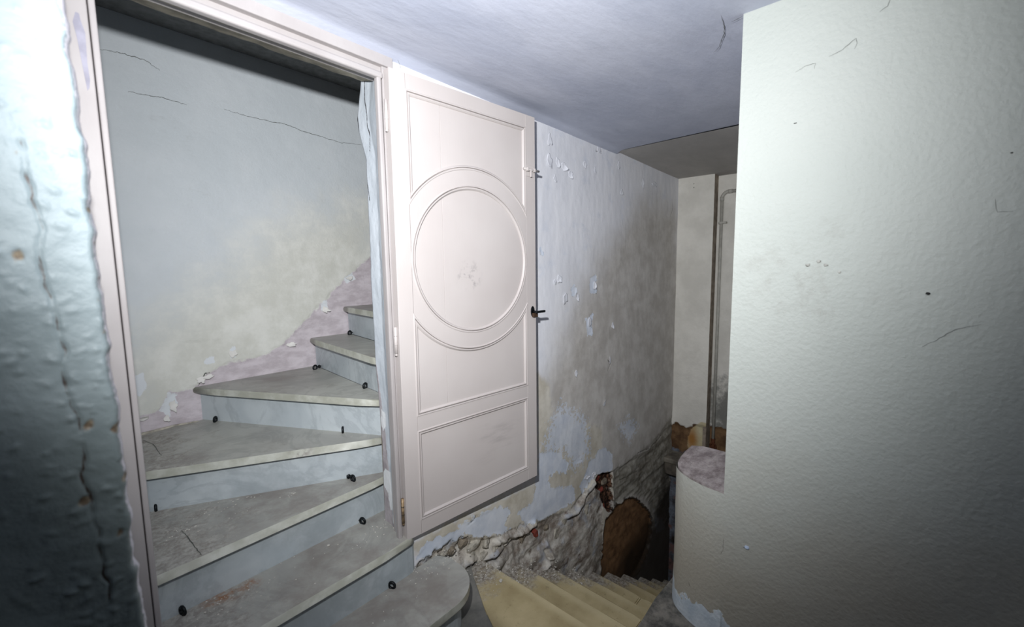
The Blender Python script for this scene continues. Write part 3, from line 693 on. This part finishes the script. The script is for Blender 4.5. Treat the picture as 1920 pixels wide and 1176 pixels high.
# ================================================================== right wall and parapet
def mat_right():
    m = Mat('right_wall_paint', .62, .3)
    col = m.mix(m.rng(m.noise(1.2, 4, .5), .3, .7), lin(168, 173, 168), lin(176, 180, 175))
    sx = m.n('ShaderNodeSeparateXYZ'); m.t.links.new(m.tc.outputs['Object'], sx.inputs[0])
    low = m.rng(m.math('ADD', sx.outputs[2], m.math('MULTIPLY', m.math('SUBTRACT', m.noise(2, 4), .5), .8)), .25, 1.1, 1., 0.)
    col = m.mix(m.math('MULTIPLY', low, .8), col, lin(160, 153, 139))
    c0 = onX((1520, 520), XR)
    col = m.mix(m.math('MULTIPLY', m.near(tuple(c0), .05, .30), m.rng(m.noise(9, 6, .7), .5, .72, 0, .45)), col, lin(136, 134, 127))
    pm = m.rng(m.math('ADD', m.attr('base'), m.math('MULTIPLY', m.math('SUBTRACT', m.noise(16, 5, .6), .5), .12)), -.003, .003)
    col = m.mix(pm, col, m.mix(m.rng(m.noise(12, 4), .3, .7), lin(178, 190, 200), lin(206, 214, 220)))
    h = m.math('ADD', m.noise(75, 2.5, .5), m.math('MULTIPLY', m.noise(22, 4), .5))
    nb = m.bump(h, .45, .006)
    return m.done(col, m.bump(m.math('SUBTRACT', 1., pm), .6, .004, nb))
M_RIGHT = mat_right()
ys = np.arange(-1.6, .4075, .012); ys[-1] = .407; zs = np.arange(0, ZT+.03, .012); GY, GZ = np.meshgrid(ys, zs, indexing='ij')
GXr = XR + .006*(fbm(GY*2.5, GZ*2.5, 3, 61)-.5)*(1-ss(.2, .4, GY)) + .0016*(fbm(GY*40, GZ*40, 3, 62)-.5)
wall_r = tag(obj('wall_right', B(XR+.02, 2.04, -1.6, .4065, 0, ZT+.03), M_WHITE), 'large pale textured plaster wall on the right with hairline cracks', 'wall', kind='structure')
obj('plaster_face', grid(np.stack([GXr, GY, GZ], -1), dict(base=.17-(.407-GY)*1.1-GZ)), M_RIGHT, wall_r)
_e = obj('plaster_edge', B(XR, XR+.03, .395, .4072, .3, ZT+.03), M_RIGHT, wall_r)
_a = _e.data.attributes.new('base', 'FLOAT', 'POINT'); _a.data.foreach_set('value', [-.5]*len(_e.data.vertices))
ZP = .656
pp = [(1.65, .395), (1.651, .43), (1.657, .461), (1.668, .497), (1.682, .531), (1.698, .562), (1.717, .592), (1.745, .617), (1.787, .636), (1.86, .646), (1.94, .65), (2.036, .648)]
pa = np.array(pp); L = np.r_[0, np.cumsum(np.hypot(*np.diff(pa, axis=0).T))]; tt = np.linspace(0, L[-1], 90)
px_, py_ = np.interp(tt, L, pa[:, 0]), np.interp(tt, L, pa[:, 1])
k5 = np.ones(7)/7
def smooth(a): b = np.convolve(np.r_[[a[0]]*3, a, [a[-1]]*3], k5, 'valid'); return b
px_, py_ = smooth(px_), smooth(py_)
zz = np.linspace(-.25, ZP, 110)
PX = np.repeat(px_[:, None], len(zz), 1); PY = np.repeat(py_[:, None], len(zz), 1); PZ = np.repeat(zz[None], len(px_), 0)
nz_ = .005*(fbm(PX*9+PY*9, PZ*7, 4, 71)-.5)
PX = PX+nz_-.01*ss(.25, .0, PZ); PY = PY+nz_
PZ = PZ - ss(ZP-.02, ZP, PZ)*.006*(fbm(PX*30, PY*30, 3, 72))
ts = np.interp(tt, [0, .1, .2, .3, .6], [.17, .15, .12, .17, .2])
base = (ts+.0)[:, None]-PZ + .0
par = tag(obj('wall_parapet', grid(np.stack([PX, PY, PZ], -1), dict(base=base)), M_RIGHT), 'low rounded plaster parapet with a bare cement top at the head of the stairs', 'parapet', kind='structure')
# cement top
n = len(px_); bm = bmesh.new()
tp = []
cxp, cyp = 1.85, .45
for i in range(n):
    tp.append([bm.verts.new((cxp+(px_[i]-cxp)*s, cyp+(py_[i]-cyp)*s, ZP-.004+.012*(1-s**6)+.004*math.sin(i*.9)*s*random.random())) for s in (1, .97, .9, .75, .55, .3)])
for A_, C_ in zip(tp[:-1], tp[1:]):
    for j in range(5): bm.faces.new((A_[j], A_[j+1], C_[j+1], C_[j]))
def mat_cement():
    m = Mat('cement_top', .95, .1)
    col = m.mix(m.rng(m.noise(9, 6, .7, st=(1, 2, 1)), .32, .68), lin(118, 108, 108), lin(170, 162, 160))
    return m.done(col, m.bump(m.noise(40, 6, .7), .8, .01))
M_CEM = mat_cement()
obj('cement_top', prism([(1.66, .30), (1.66, .407)]+[(px_[i]+.004, py_[i]-.004) for i in range(6, n, 6)]+[(2.036, .60), (2.036, .30)], ZP-.05, ZP+.002), M_CEM, par)
bm.free()
obj('parapet_core', B(1.78, 2.03, .30, .57, -1.2, ZP-.05), M_WHITE, par)
# hairline cracks and marks on the right wall
M_DARK = plain('crack_dark', (86, 88, 84), .9, .1, 20, 0)
M_BLACK = plain('nail_black', (22, 20, 18), .6, .1, 20, 0)
def crackline(pts, plane, w, par_, name='hairline_crack', seed=0, nrm=(-1, 0, 0)):
    rr = random.Random(seed); q = [np.array(plane(p)) for p in pts]; fine = []
    for a, b in zip(q[:-1], q[1:]):
        k = max(2, int(np.linalg.norm(b-a)/.008))
        for i in range(k): fine.append(a+(b-a)*i/k+np.array([rr.uniform(-1, 1) for _ in range(3)])*.0012*(1-abs(np.array(nrm))))
    fine.append(q[-1]); bm = bmesh.new(); prev = None; n_ = np.array(nrm, float)
    for i, p in enumerate(fine):
        t = fine[min(i+1, len(fine)-1)]-fine[max(0, i-1)]; t /= np.linalg.norm(t)+1e-9; s = np.cross(t, n_)
        ww = w*(.35+.65*math.sin(math.pi*(i+.5)/len(fine)))*rr.uniform(.6, 1.1)/2
        pr = (bm.verts.new(p+s*ww+n_*.0016), bm.verts.new(p-s*ww+n_*.0016))
        if prev: bm.faces.new((prev[0], pr[0], pr[1], prev[1]))
        prev = pr
    return obj(name, bm, M_DARK, par_)
RX = lambda p: onX(p, XR)
for i, (c, k, w) in enumerate(MCRACKS): crackline(c, lambda p: onZ(p, Z[k]), w, stairs, 'crack', 50+i, (0, 0, 1))
for i, c in enumerate([[(1555, 106), (1580, 94), (1605, 72), (1608, 80), (1602, 92)], [(1492, 136), (1510, 124), (1529, 119), (1527, 130)], [(1650, 22), (1664, 12), (1669, 0)], [(1866, 372), (1870, 398), (1900, 397)],
                       [(1728, 650), (1755, 638), (1790, 618), (1840, 608)], [(1357, 1010), (1356, 1028), (1352, 1040)], [(1290, 1088), (1294, 1100)]]):
    crackline(c, RX, .0013, wall_r if i < 5 else wall_r, seed=i)
for i, (p, s) in enumerate([((1491, 231), (.001, .006, .003)), ((1740, 550), (.0015, .006, .006)), ((1897, 286), (.001, .004, .003))]):
    q = RX(p); obj('nail_hole', lump((q[0], q[1], q[2]), s, 200+i, .6, 1), M_BLACK, wall_r)
for i, (p, s) in enumerate([((1514, 497), .006), ((1535, 490), .006), ((1549, 497), .006), ((1574, 510), .005), ((1400, 1026), .010)]):
    q = RX(p); obj('stain_spot', lump((q[0], q[1], q[2]), (.0018, s, s*.8), 210+i, .3, 2), M_FLAKE_B if i == 4 else plain('stain_grey', (168, 168, 162), .8), wall_r, True)
def sw_plane(p):
    q = np.array(onY(p, YB)); i = int(np.clip((q[0]-SWX[0])/.009, 0, len(SWX)-1)); j = int(np.clip((q[2]-SWZ[0])/.009, 0, len(SWZ)-1)); q[1] = SWY[i, j]-.0005; return q
def dense(pl, n=10): return [(a[0]+(b[0]-a[0])*t/n, a[1]+(b[1]-a[1])*t/n+random.uniform(-1, 1)) for a, b in zip(pl[:-1], pl[1:]) for t in range(n)]+[pl[-1]]
for i, (c, w) in enumerate([([(180, 92), (230, 100), (270, 112), (300, 132)], .003), ([(240, 172), (300, 182), (350, 197)], .003), ([(420, 205), (470, 220), (530, 232), (580, 250), (640, 268), (690, 272)], .003), ([(372, 724), (378, 712), (384, 700), (394, 699)], .006)]):
    crackline(dense(c), sw_plane, w, wall_sw, seed=70+i, nrm=(0, -1, 0))
for i, c in enumerate([[(1352, 28), (1358, 48), (1358, 62), (1348, 88), (1338, 98)], [(1372, 40), (1392, 30)]]):
    crackline(c, lambda p: onZ(p, ZT-.006), .003, ceil, seed=20+i, nrm=(0, 0, -1))
for i, c in enumerate([[(735, 102), (744, 110), (748, 118), (750, 128)], [(715, 92), (727, 98), (735, 102)]]):
    crackline(c, lambda p: onY(p, 1.486), .002, wall_back, seed=30+i, nrm=(0, -1, 0))

# ================================================================== left pier close to the camera
YP = 1.05
e0, e1 = onY((129, 0), YP), onY((276, 1176), YP)
def mat_left():
    m = Mat('blue_grey_paint', .5, .4)
    col = m.mix(m.rng(m.noise(5, 5, .6), .3, .7), lin(126, 139, 144), lin(140, 152, 156))
    sx = m.n('ShaderNodeSeparateXYZ'); m.t.links.new(m.tc.outputs['Object'], sx.inputs[0])
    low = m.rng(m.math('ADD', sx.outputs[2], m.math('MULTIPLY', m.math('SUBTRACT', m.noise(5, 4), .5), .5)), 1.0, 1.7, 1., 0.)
    col = m.mix(m.math('MULTIPLY', low, .6), col, lin(92, 100, 95))  # light falloff down the pier, painted in as a darker lower tone
    col = m.mix(m.rng(m.math('ADD', m.attr('edge'), m.math('MULTIPLY', m.math('SUBTRACT', m.noise(50, 5, .7), .5), .02)), .002, .006, 1., 0.), col, lin(206, 203, 210))
    col = m.mix(m.rng(m.attr('chip'), -.002, .003), col, m.mix(m.rng(m.noise(70, 4), .4, .6), lin(96, 82, 66), lin(136, 124, 106)))
    col = m.mix(m.rng(m.attr('crack'), .0, .0025, 1., 0.), col, lin(64, 52, 46))
    return m.done(col, m.bump(m.noise(120, 5, .6), .4, .003))
xs = np.concatenate([np.arange(-1.3, -.42, .05), np.arange(-.42, .0001, .0035)]); zs = np.arange(0, ZT+.03, .0045)
TX, GZ = np.meshgrid(xs, zs, indexing='ij')
ex_ = np.interp(zs, [e1[2], e0[2]], [e1[0], e0[0]]); ex_ = e1[0]+(zs-e1[2])*(e0[0]-e1[0])/(e0[2]-e1[2])
jag = .016*(fbm(zs*26, zs*0, 5, 81)-.5)
lowm = ss(2.05, 1.3, GZ)
GX = TX + (ex_+jag)[None]*np.ones_like(TX)
n1 = fbm(TX*52, GZ*70, 4, 82); n2 = fbm(TX*110, GZ*130, 3, 83); n3 = fbm(TX*9, GZ*12, 3, 85)
clus = ss(-.2, -.05, TX)*.8+.35
Yp = YP - .004*(n3-.5) - .0012*(n2-.5)*(.3+.7*lowm) - .0030*(fbm(TX*30, GZ*38, 3, 88)-.5)*(.25+.75*lowm)
_r = random.Random(17); blist = []
for _ in range(420):
    bz_ = .75+1.45*_r.random()**1.5
    bx_ = -.055+_r.gauss(0, .045) if _r.random() < .62 else -_r.random()*.30
    if bx_ > -.004: continue
    if bz_ > 1.75 and _r.random() < .6: continue
    blist.append((bx_, bz_, _r.uniform(.003, .009), _r.uniform(.0022, .0055), _r.uniform(.0010, .0034), _r.uniform(-.5, .5)))
for bx_, bz_, ra, rb, hh, sl in blist:
    iu = np.where(abs(xs-bx_) < ra*3.2)[0]; iv = np.where(abs(zs-bz_) < ra*3.2)[0]
    if len(iu) == 0 or len(iv) == 0: continue
    a_, b_ = iu[0], iu[-1]+1; c_, d_ = iv[0], iv[-1]+1
    du = TX[a_:b_, c_:d_]-bx_; dv = GZ[a_:b_, c_:d_]-bz_-sl*du
    Yp[a_:b_, c_:d_] -= hh*np.exp(-((du/ra)**2+(dv/rb)**2)**1.5)
Yp += .03*ss(-.012, .0, TX)**2
ckx = [(-.078, 1.72), (-.068, 1.60), (-.072, 1.52), (-.062, 1.42), (-.062, 1.3), (-.055, 1.22), (-.058, 1.15), (-.05, 1.05), (-.046, .9)]
ck = sline(ckx, TX+.010*(fbm(GZ*22, GZ*0, 4, 84)-.5), GZ) + .005*(fbm(TX*90, GZ*50, 3, 86)-.42)
chp = [(-.092, 1.535, .010), (-.085, 1.70, .004), (-.045, 1.235, .012), (-.008, 1.22, .010), (-.06, 1.10, .010), (-.004, 1.12, .012), (-.008, 1.40, .004), (-.01, 1.46, .004), (-.02, 1.02, .01), (-.003, 1.62, .004), (-.003, 1.56, .004), (-.003, 1.50, .005)]
ch = np.max([r*.6-np.hypot((TX-a), (GZ-b)*.7)+.012*(fbm(TX*70, GZ*70, 3, 87)-.5) for a, b, r in chp], 0)
Yp += ss(.004, .0, ck)*.006 + ss(-.001, .003, ch)*.004
pier = tag(obj('wall_left', prism([(-1.3, YP+.02), (-.10, YP+.02), (-.16, YW+.05), (-1.3, YW+.05)], 0, ZT+.03), M_WHITE), 'blistered pale blue-green plaster pier at the left, close to the camera', 'wall', kind='structure')
Pp = np.stack([GX, Yp, GZ], -1)
side = np.stack([GX[-1]-.05, np.full(len(zs), YP+.35), zs], -1)[None]
Pp = np.concatenate([Pp, side], 0)
ext = lambda a, v: np.concatenate([a, np.full((1, a.shape[1]), v)], 0)
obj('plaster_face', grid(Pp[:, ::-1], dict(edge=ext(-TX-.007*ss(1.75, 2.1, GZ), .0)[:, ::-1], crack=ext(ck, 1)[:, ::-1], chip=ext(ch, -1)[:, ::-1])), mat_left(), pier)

# ================================================================== far wall with pipe
def mat_far():
    m = Mat('far_wall_paint', .8, .2)
    mid = m.noise(4, 5, .6)
    col = m.mix(m.rng(mid, .3, .7), lin(208, 205, 197), lin(226, 223, 215))
    mould = m.rng(m.math('ADD', m.attr('mould'), m.math('MULTIPLY', m.math('SUBTRACT', m.noise(9, 6, .7), .5), .8)), -.05, .25)
    col = m.mix(m.math('MULTIPLY', mould, .8), col, lin(88, 90, 86))
    bare = m.mask('bare', 25, .04, .006)
    col = m.mix(bare, col, m.mix(m.rng(m.noise(9, 5, .6), .35, .65), lin(84, 62, 44), lin(128, 100, 72)))
    pale = m.mask('pale', 25, .02, .006)
    pc = m.mix(m.rng(m.noise(9, 4), .3, .7), lin(186, 172, 132), lin(206, 198, 170))
    pc = m.mix(m.rng(m.attr('rust'), -.03, .05, 0, .9), pc, lin(160, 106, 40))
    col = m.mix(pale, col, pc)
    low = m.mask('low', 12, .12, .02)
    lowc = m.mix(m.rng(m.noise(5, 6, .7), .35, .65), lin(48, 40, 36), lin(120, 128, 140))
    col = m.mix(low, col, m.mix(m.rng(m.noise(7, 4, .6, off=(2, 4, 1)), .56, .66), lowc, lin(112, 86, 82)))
    return m.done(col, m.bump(m.math('ADD', m.noise(30, 5), m.math('MULTIPLY', m.math('ADD', bare, low), m.noise(40, 6, .7))), .5, .01))
M_FAR = mat_far()
far = tag(obj('wall_far', B(4.22, 4.35, -.3, 1.7, -1.75, ZT+.2), M_WHITE), 'pale grey far wall at the foot of the stairs with a recess and a pipe', 'wall', kind='structure')
YG = 1.182
fp = [fx_(p) for p in ((1250, 800), (1268, 792), (1290, 803), (1300, 795), (1320, 800), (1340, 790), (1345, 860), (1250, 870))]
pal = [fx_(p) for p in ((1288, 822), (1298, 802), (1315, 792), (1334, 795), (1334, 848), (1290, 848))]
def farface(yA, yB, X, nm):
    ys = np.arange(yA, yB, .012); ys[-1] = yB; zs = np.arange(-1.74, ZT+.02, .012); GY, GZ = np.meshgrid(ys, zs, indexing='ij')
    F = dict(bare=sdf(fp, GY, GZ), pale=sdf(pal, GY, GZ), rust=.06-np.hypot(GY-fx_((1296, 824))[0], (GZ-fx_((1296, 824))[1])*.5),
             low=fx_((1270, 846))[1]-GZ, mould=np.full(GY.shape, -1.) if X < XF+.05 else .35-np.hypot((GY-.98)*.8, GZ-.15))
    if X > XF+.05: F['bare'] = np.minimum(.0+(fx_((1370, 815))[1]-GZ), 1); F['pale'][:] = -1
    GXx = X + .008*(fbm(GY*3, GZ*3, 3, 91)-.5) + ss(0, .02, F['bare'])*.015 + ss(-.05, .0, F['low'])*.03*(fbm(GY*9, GZ*9, 4, 92)-.3)
    obj(nm, grid(np.stack([GXx, GY, GZ], -1), F), M_FAR, far)
farface(YG, 1.53, XF, 'plaster_face'); farface(.2, YG+.02, XF+.115, 'recess_face')
obj('pilaster_side', B(XF+.004, XF+.14, YG, YG+.03, -1.74, ZT+.01, 0), plain('shaded_brown_edge', (150, 138, 124), .9, .2, 20), far)  # grazing-light darkness of this side painted into its brown
for p in ((1301, 345), (1301, 352)):
    q = onX(p, XF); obj('screw_hole', lump((q[0], q[1], q[2]), (.004, .008, .008), 7, 0, 1), M_BLACK, far)
pipe = empty('wall_pipe', (XF+.08, 1.13, -.1), 'painted thin conduit pipe bending right near the ceiling on the far wall', 'pipe')
M_PIPE = plain('pipe_paint', (176, 174, 166), .6, .1, 20, .1)
XP = XF+.115-.022
pv = [onX((1354, 372), XP), onX((1336, 824), XP)]
yv = pv[0][1]; zt_ = pv[0][2]; zb = pv[1][2]
obj('pipe', tube([(XP, yv, zb), (XP, yv, zt_)], .0135, 12), M_PIPE, pipe, True)
el = [(XP, yv-.055*(1-math.cos(t)), zt_+.055*math.sin(t)) for t in np.linspace(0, math.pi/2, 9)]
obj('elbow', tube(el, .0145, 12), M_PIPE, pipe, True)
obj('pipe', tube([el[-1], (XP, .25, el[-1][2])], .0135, 12), M_PIPE, pipe, True)
for c in ((XP, yv, zt_), ): obj('coupling', tube([(c[0], c[1], c[2]-.02), (c[0], c[1], c[2]+.012)], .0175, 12), M_PIPE, pipe, True)
obj('coupling', tube([(XP, yv-.05, el[-1][2]), (XP, yv-.085, el[-1][2])], .0175, 12), M_PIPE, pipe, True)
zc_ = onX((1352, 418), XP)[2]
obj('clip', B(XP-.016, XP+.03, yv-.045, yv+.022, zc_-.009, zc_+.009, .002), M_PIPE, pipe)
M_RUST = plain('rusty_fitting', (92, 54, 34), .85, .35, 40, .4)
obj('valve_body', tube([(XP, yv, zb-.10), (XP, yv, zb-.06), (XP, yv, zb-.05), (XP, yv, zb+.01)], [.016, .024, .018, .019], 12), M_RUST, pipe, True)
obj('valve_handle', torus((XP-.035, yv-.01, zb-.05), (1, 0, 0), .026, .007), M_RUST, pipe, True)
# stone ledge in the far corner
q = onX((1262, 858), XF-.05)
lg = empty('stone_ledge', (XF-.06, 1.40, q[2]-.12), 'dark stone ledge in the far corner below the peeling plaster', 'ledge')
M_LEDGE = plain('ledge_stone', (92, 86, 78), .9, .3, 12, .6)
obj('ledge_block', B(XF-.17, XF+.02, 1.29, 1.505, q[2]-.13, q[2]-.005, .012), M_LEDGE, lg)
obj('ledge_slab', B(XF-.20, XF+.02, 1.25, 1.505, q[2], q[2]+.045, .008), plain('ledge_slab', (120, 114, 104), .9, .3, 12, .5), lg)

# ================================================================== floor and the stone stairs going down
def mat_floor():
    m = Mat('landing_stone', .8, .25)
    col = m.mix(m.rng(m.noise(4, 6, .65), .3, .7), lin(92, 92, 90), lin(140, 138, 132))
    return m.done(col, m.bump(m.noise(20, 6, .65), .4, .01))
M_FLOOR = mat_floor()
D0X = 1.43
floor = tag(obj('floor', prism([(-1.3, -1.6), (1.64, -1.6), (1.64, .3), (1.42, .69), (1.40, YW+.05), (-1.3, YW+.05)], -.2, -.004), M_FLOOR), 'dark grey stone floor of the landing', 'floor', kind='structure')
def mat_yellow():
    m = Mat('yellow_stone', .75, .3)
    col = m.mix(m.rng(m.noise(3, 5, .6), .3, .7), lin(160, 145, 108), lin(196, 181, 142))
    col = m.mix(m.rng(m.noise(30, 6, .7), .58, .72, 0, .55), col, lin(104, 90, 62))
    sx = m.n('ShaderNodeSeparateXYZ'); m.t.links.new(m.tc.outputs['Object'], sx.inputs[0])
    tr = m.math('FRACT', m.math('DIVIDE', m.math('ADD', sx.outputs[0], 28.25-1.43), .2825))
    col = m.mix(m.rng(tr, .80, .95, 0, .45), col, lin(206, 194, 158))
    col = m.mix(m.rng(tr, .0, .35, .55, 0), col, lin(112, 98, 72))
    dust = m.rng(m.math('ADD', sx.outputs[1], m.math('MULTIPLY', m.math('SUBTRACT', m.noise(12, 6, .7), .5), .45)), 1.27, 1.45)
    col = m.mix(m.math('MULTIPLY', dust, .9), col, m.mix(m.rng(m.noise(60, 5, .7), .4, .6), lin(112, 104, 98), lin(170, 166, 160)))
    return m.done(col, m.bump(m.math('ADD', m.noise(16, 5), m.math('MULTIPLY', m.noise(120, 3), .3)), .35, .006))
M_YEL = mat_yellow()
down = empty('stone_staircase', (2.2, 1.1, -1.0), 'worn yellowish stone stairs going down along the wall', 'staircase')
lf = [onZ(p, 0) for p in ((886, 1062), (889, 1085), (898, 1110), (908, 1140), (922, 1176))]
lf = [(float(p[0]), float(p[1])) for p in lf]
lx = lf[-1]
poly = [(D0X, .70), (D0X, 1.50), (lf[0][0]-.02, 1.50)] + lf + [(lx[0]+.03, .70)]
def stepblock(poly, z0, z1, bev):
    bm = prism(poly, z0, z1); bm.verts.ensure_lookup_table()
    n = len(poly); ed = [bm.edges.get((bm.verts[n+i], bm.verts[n+(i+1) % n])) for i in range(n)]
    bmesh.ops.bevel(bm, geom=ed, offset=bev, segments=2, affect='EDGES'); return bm
def roughen(o, amp, seed):
    rr = random.Random(seed)
    for v in o.data.vertices: v.co.x += rr.uniform(-amp, amp); v.co.z += rr.uniform(-amp, 0)*.6
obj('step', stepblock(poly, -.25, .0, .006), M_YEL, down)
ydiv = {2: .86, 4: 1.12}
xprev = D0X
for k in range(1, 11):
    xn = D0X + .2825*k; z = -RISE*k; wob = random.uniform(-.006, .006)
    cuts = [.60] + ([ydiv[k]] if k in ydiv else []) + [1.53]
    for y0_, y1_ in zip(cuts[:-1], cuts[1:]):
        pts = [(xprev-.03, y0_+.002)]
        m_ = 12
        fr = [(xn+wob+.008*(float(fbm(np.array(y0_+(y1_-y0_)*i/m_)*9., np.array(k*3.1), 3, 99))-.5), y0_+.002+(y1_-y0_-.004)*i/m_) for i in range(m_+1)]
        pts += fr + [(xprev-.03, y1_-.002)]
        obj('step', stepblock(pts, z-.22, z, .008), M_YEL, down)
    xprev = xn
def mat_curb():
    m = Mat('curb_stone', .85, .25)
    col = m.mix(m.rng(m.noise(7, 6, .7), .35, .65), lin(52, 54, 54), lin(132, 128, 120))
    col = m.mix(m.rng(m.noise(9, 4, .6, off=(4, 4, 4)), .6, .7, 0, .7), col, lin(110, 78, 56))
    return m.done(col, m.bump(m.noise(22, 6, .7), .7, .015))
cs = tag(obj('curb_stone', stepblock([(1.20, .30), (1.70, .30), (2.02, .5), (2.02, .672), (1.7, .679), (1.20, .672)], -.26, .05, .012), mat_curb()), 'dark stained stone curb at the foot of the rounded parapet', 'curb')
tag(obj('wall_stair_right', B(2.04, 4.2, .28, .40, -1.75, ZT+.03), M_WHITE), 'plaster wall closing the lower stairs behind the parapet', 'wall', kind='structure')
tag(obj('wall_rear', B(-1.3, 2.0, -1.72, -1.6, 0, ZT+.1), M_WHITE), 'plain plaster wall of the landing behind the viewer', 'wall', kind='structure')
tag(obj('wall_side', B(-1.42, -1.3, -1.6, 1.6, 0, ZT+.1), M_WHITE), 'plain plaster wall closing the landing far to the left', 'wall', kind='structure')

# ================================================================== plaster crumbs on the steps
def crumbs(name, spots, label, seed):
    rr = random.Random(seed); bm = bmesh.new()
    for (px, py), z, spread, n, s in spots:
        c = onZ((px, py), z)
        for _ in range(n):
            x, y = c[0]+rr.gauss(0, spread), c[1]+rr.gauss(0, spread*.7); k = s*rr.uniform(.4, 1.3)
            r = bmesh.ops.create_icosphere(bm, subdivisions=1, radius=k)
            for v in r['verts']: v.co = (v.co.x*rr.uniform(.7, 1.3)+x, v.co.y*rr.uniform(.7, 1.3)+y, v.co.z*.55+z+k*.4)
    return tag(obj(name, bm, M_CRUMB), label, 'debris', kind='stuff')
M_CRUMB = plain('plaster_crumb', (206, 202, 194), .95, .1, 80, .2)
crumbs('plaster_debris', [((690, 1010), Z[1], .04, 18, .0028), ((720, 985), Z[1], .03, 22, .0025), ((520, 1080), Z[1], .08, 24, .0025), ((400, 1140), Z[1], .05, 30, .003), ((625, 1022), Z[1], .01, 2, .007)],
       'white plaster crumbs scattered on the marble tread in the doorway', 1)
crumbs('plaster_debris', [((790, 1075), Z[0], .05, 26, .003), ((830, 1050), Z[0], .05, 30, .003), ((760, 1120), Z[0], .08, 10, .0025)], 'white plaster crumbs on the rounded bottom marble step', 2)
crumbs('plaster_debris', [((330, 1000), Z[2], .05, 40, .0028), ((420, 950), Z[2], .08, 50, .0025), ((545, 925), Z[2], .03, 10, .003)], 'white plaster crumbs on the marble tread below the cracked one', 3)['label'] = 'white plaster crumbs on the second marble tread up, by the left jamb'
crumbs('plaster_debris', [((905, 1065), 0, .05, 40, .0035), ((880, 1058), 0, .03, 30, .004), ((925, 1085), 0, .05, 14, .003)], 'plaster rubble crumbs on the top yellow stone step', 4)
crumbs('plaster_debris', [((975, 1075), -RISE, .05, 60, .004), ((1030, 1075), -2*RISE, .05, 40, .004), ((1082, 1080), -3*RISE, .05, 30, .005)], 'pale plaster rubble crumbs along the wall on the lower stone steps', 5)
q = onZ((939, 1091), 0)
tag(obj('plaster_chip', lump((q[0], q[1], q[2]+.005), (.011, .009, .006), 31, .2, 2), M_CRUMB), 'larger white plaster chip lying on the top yellow stone step', 'debris')
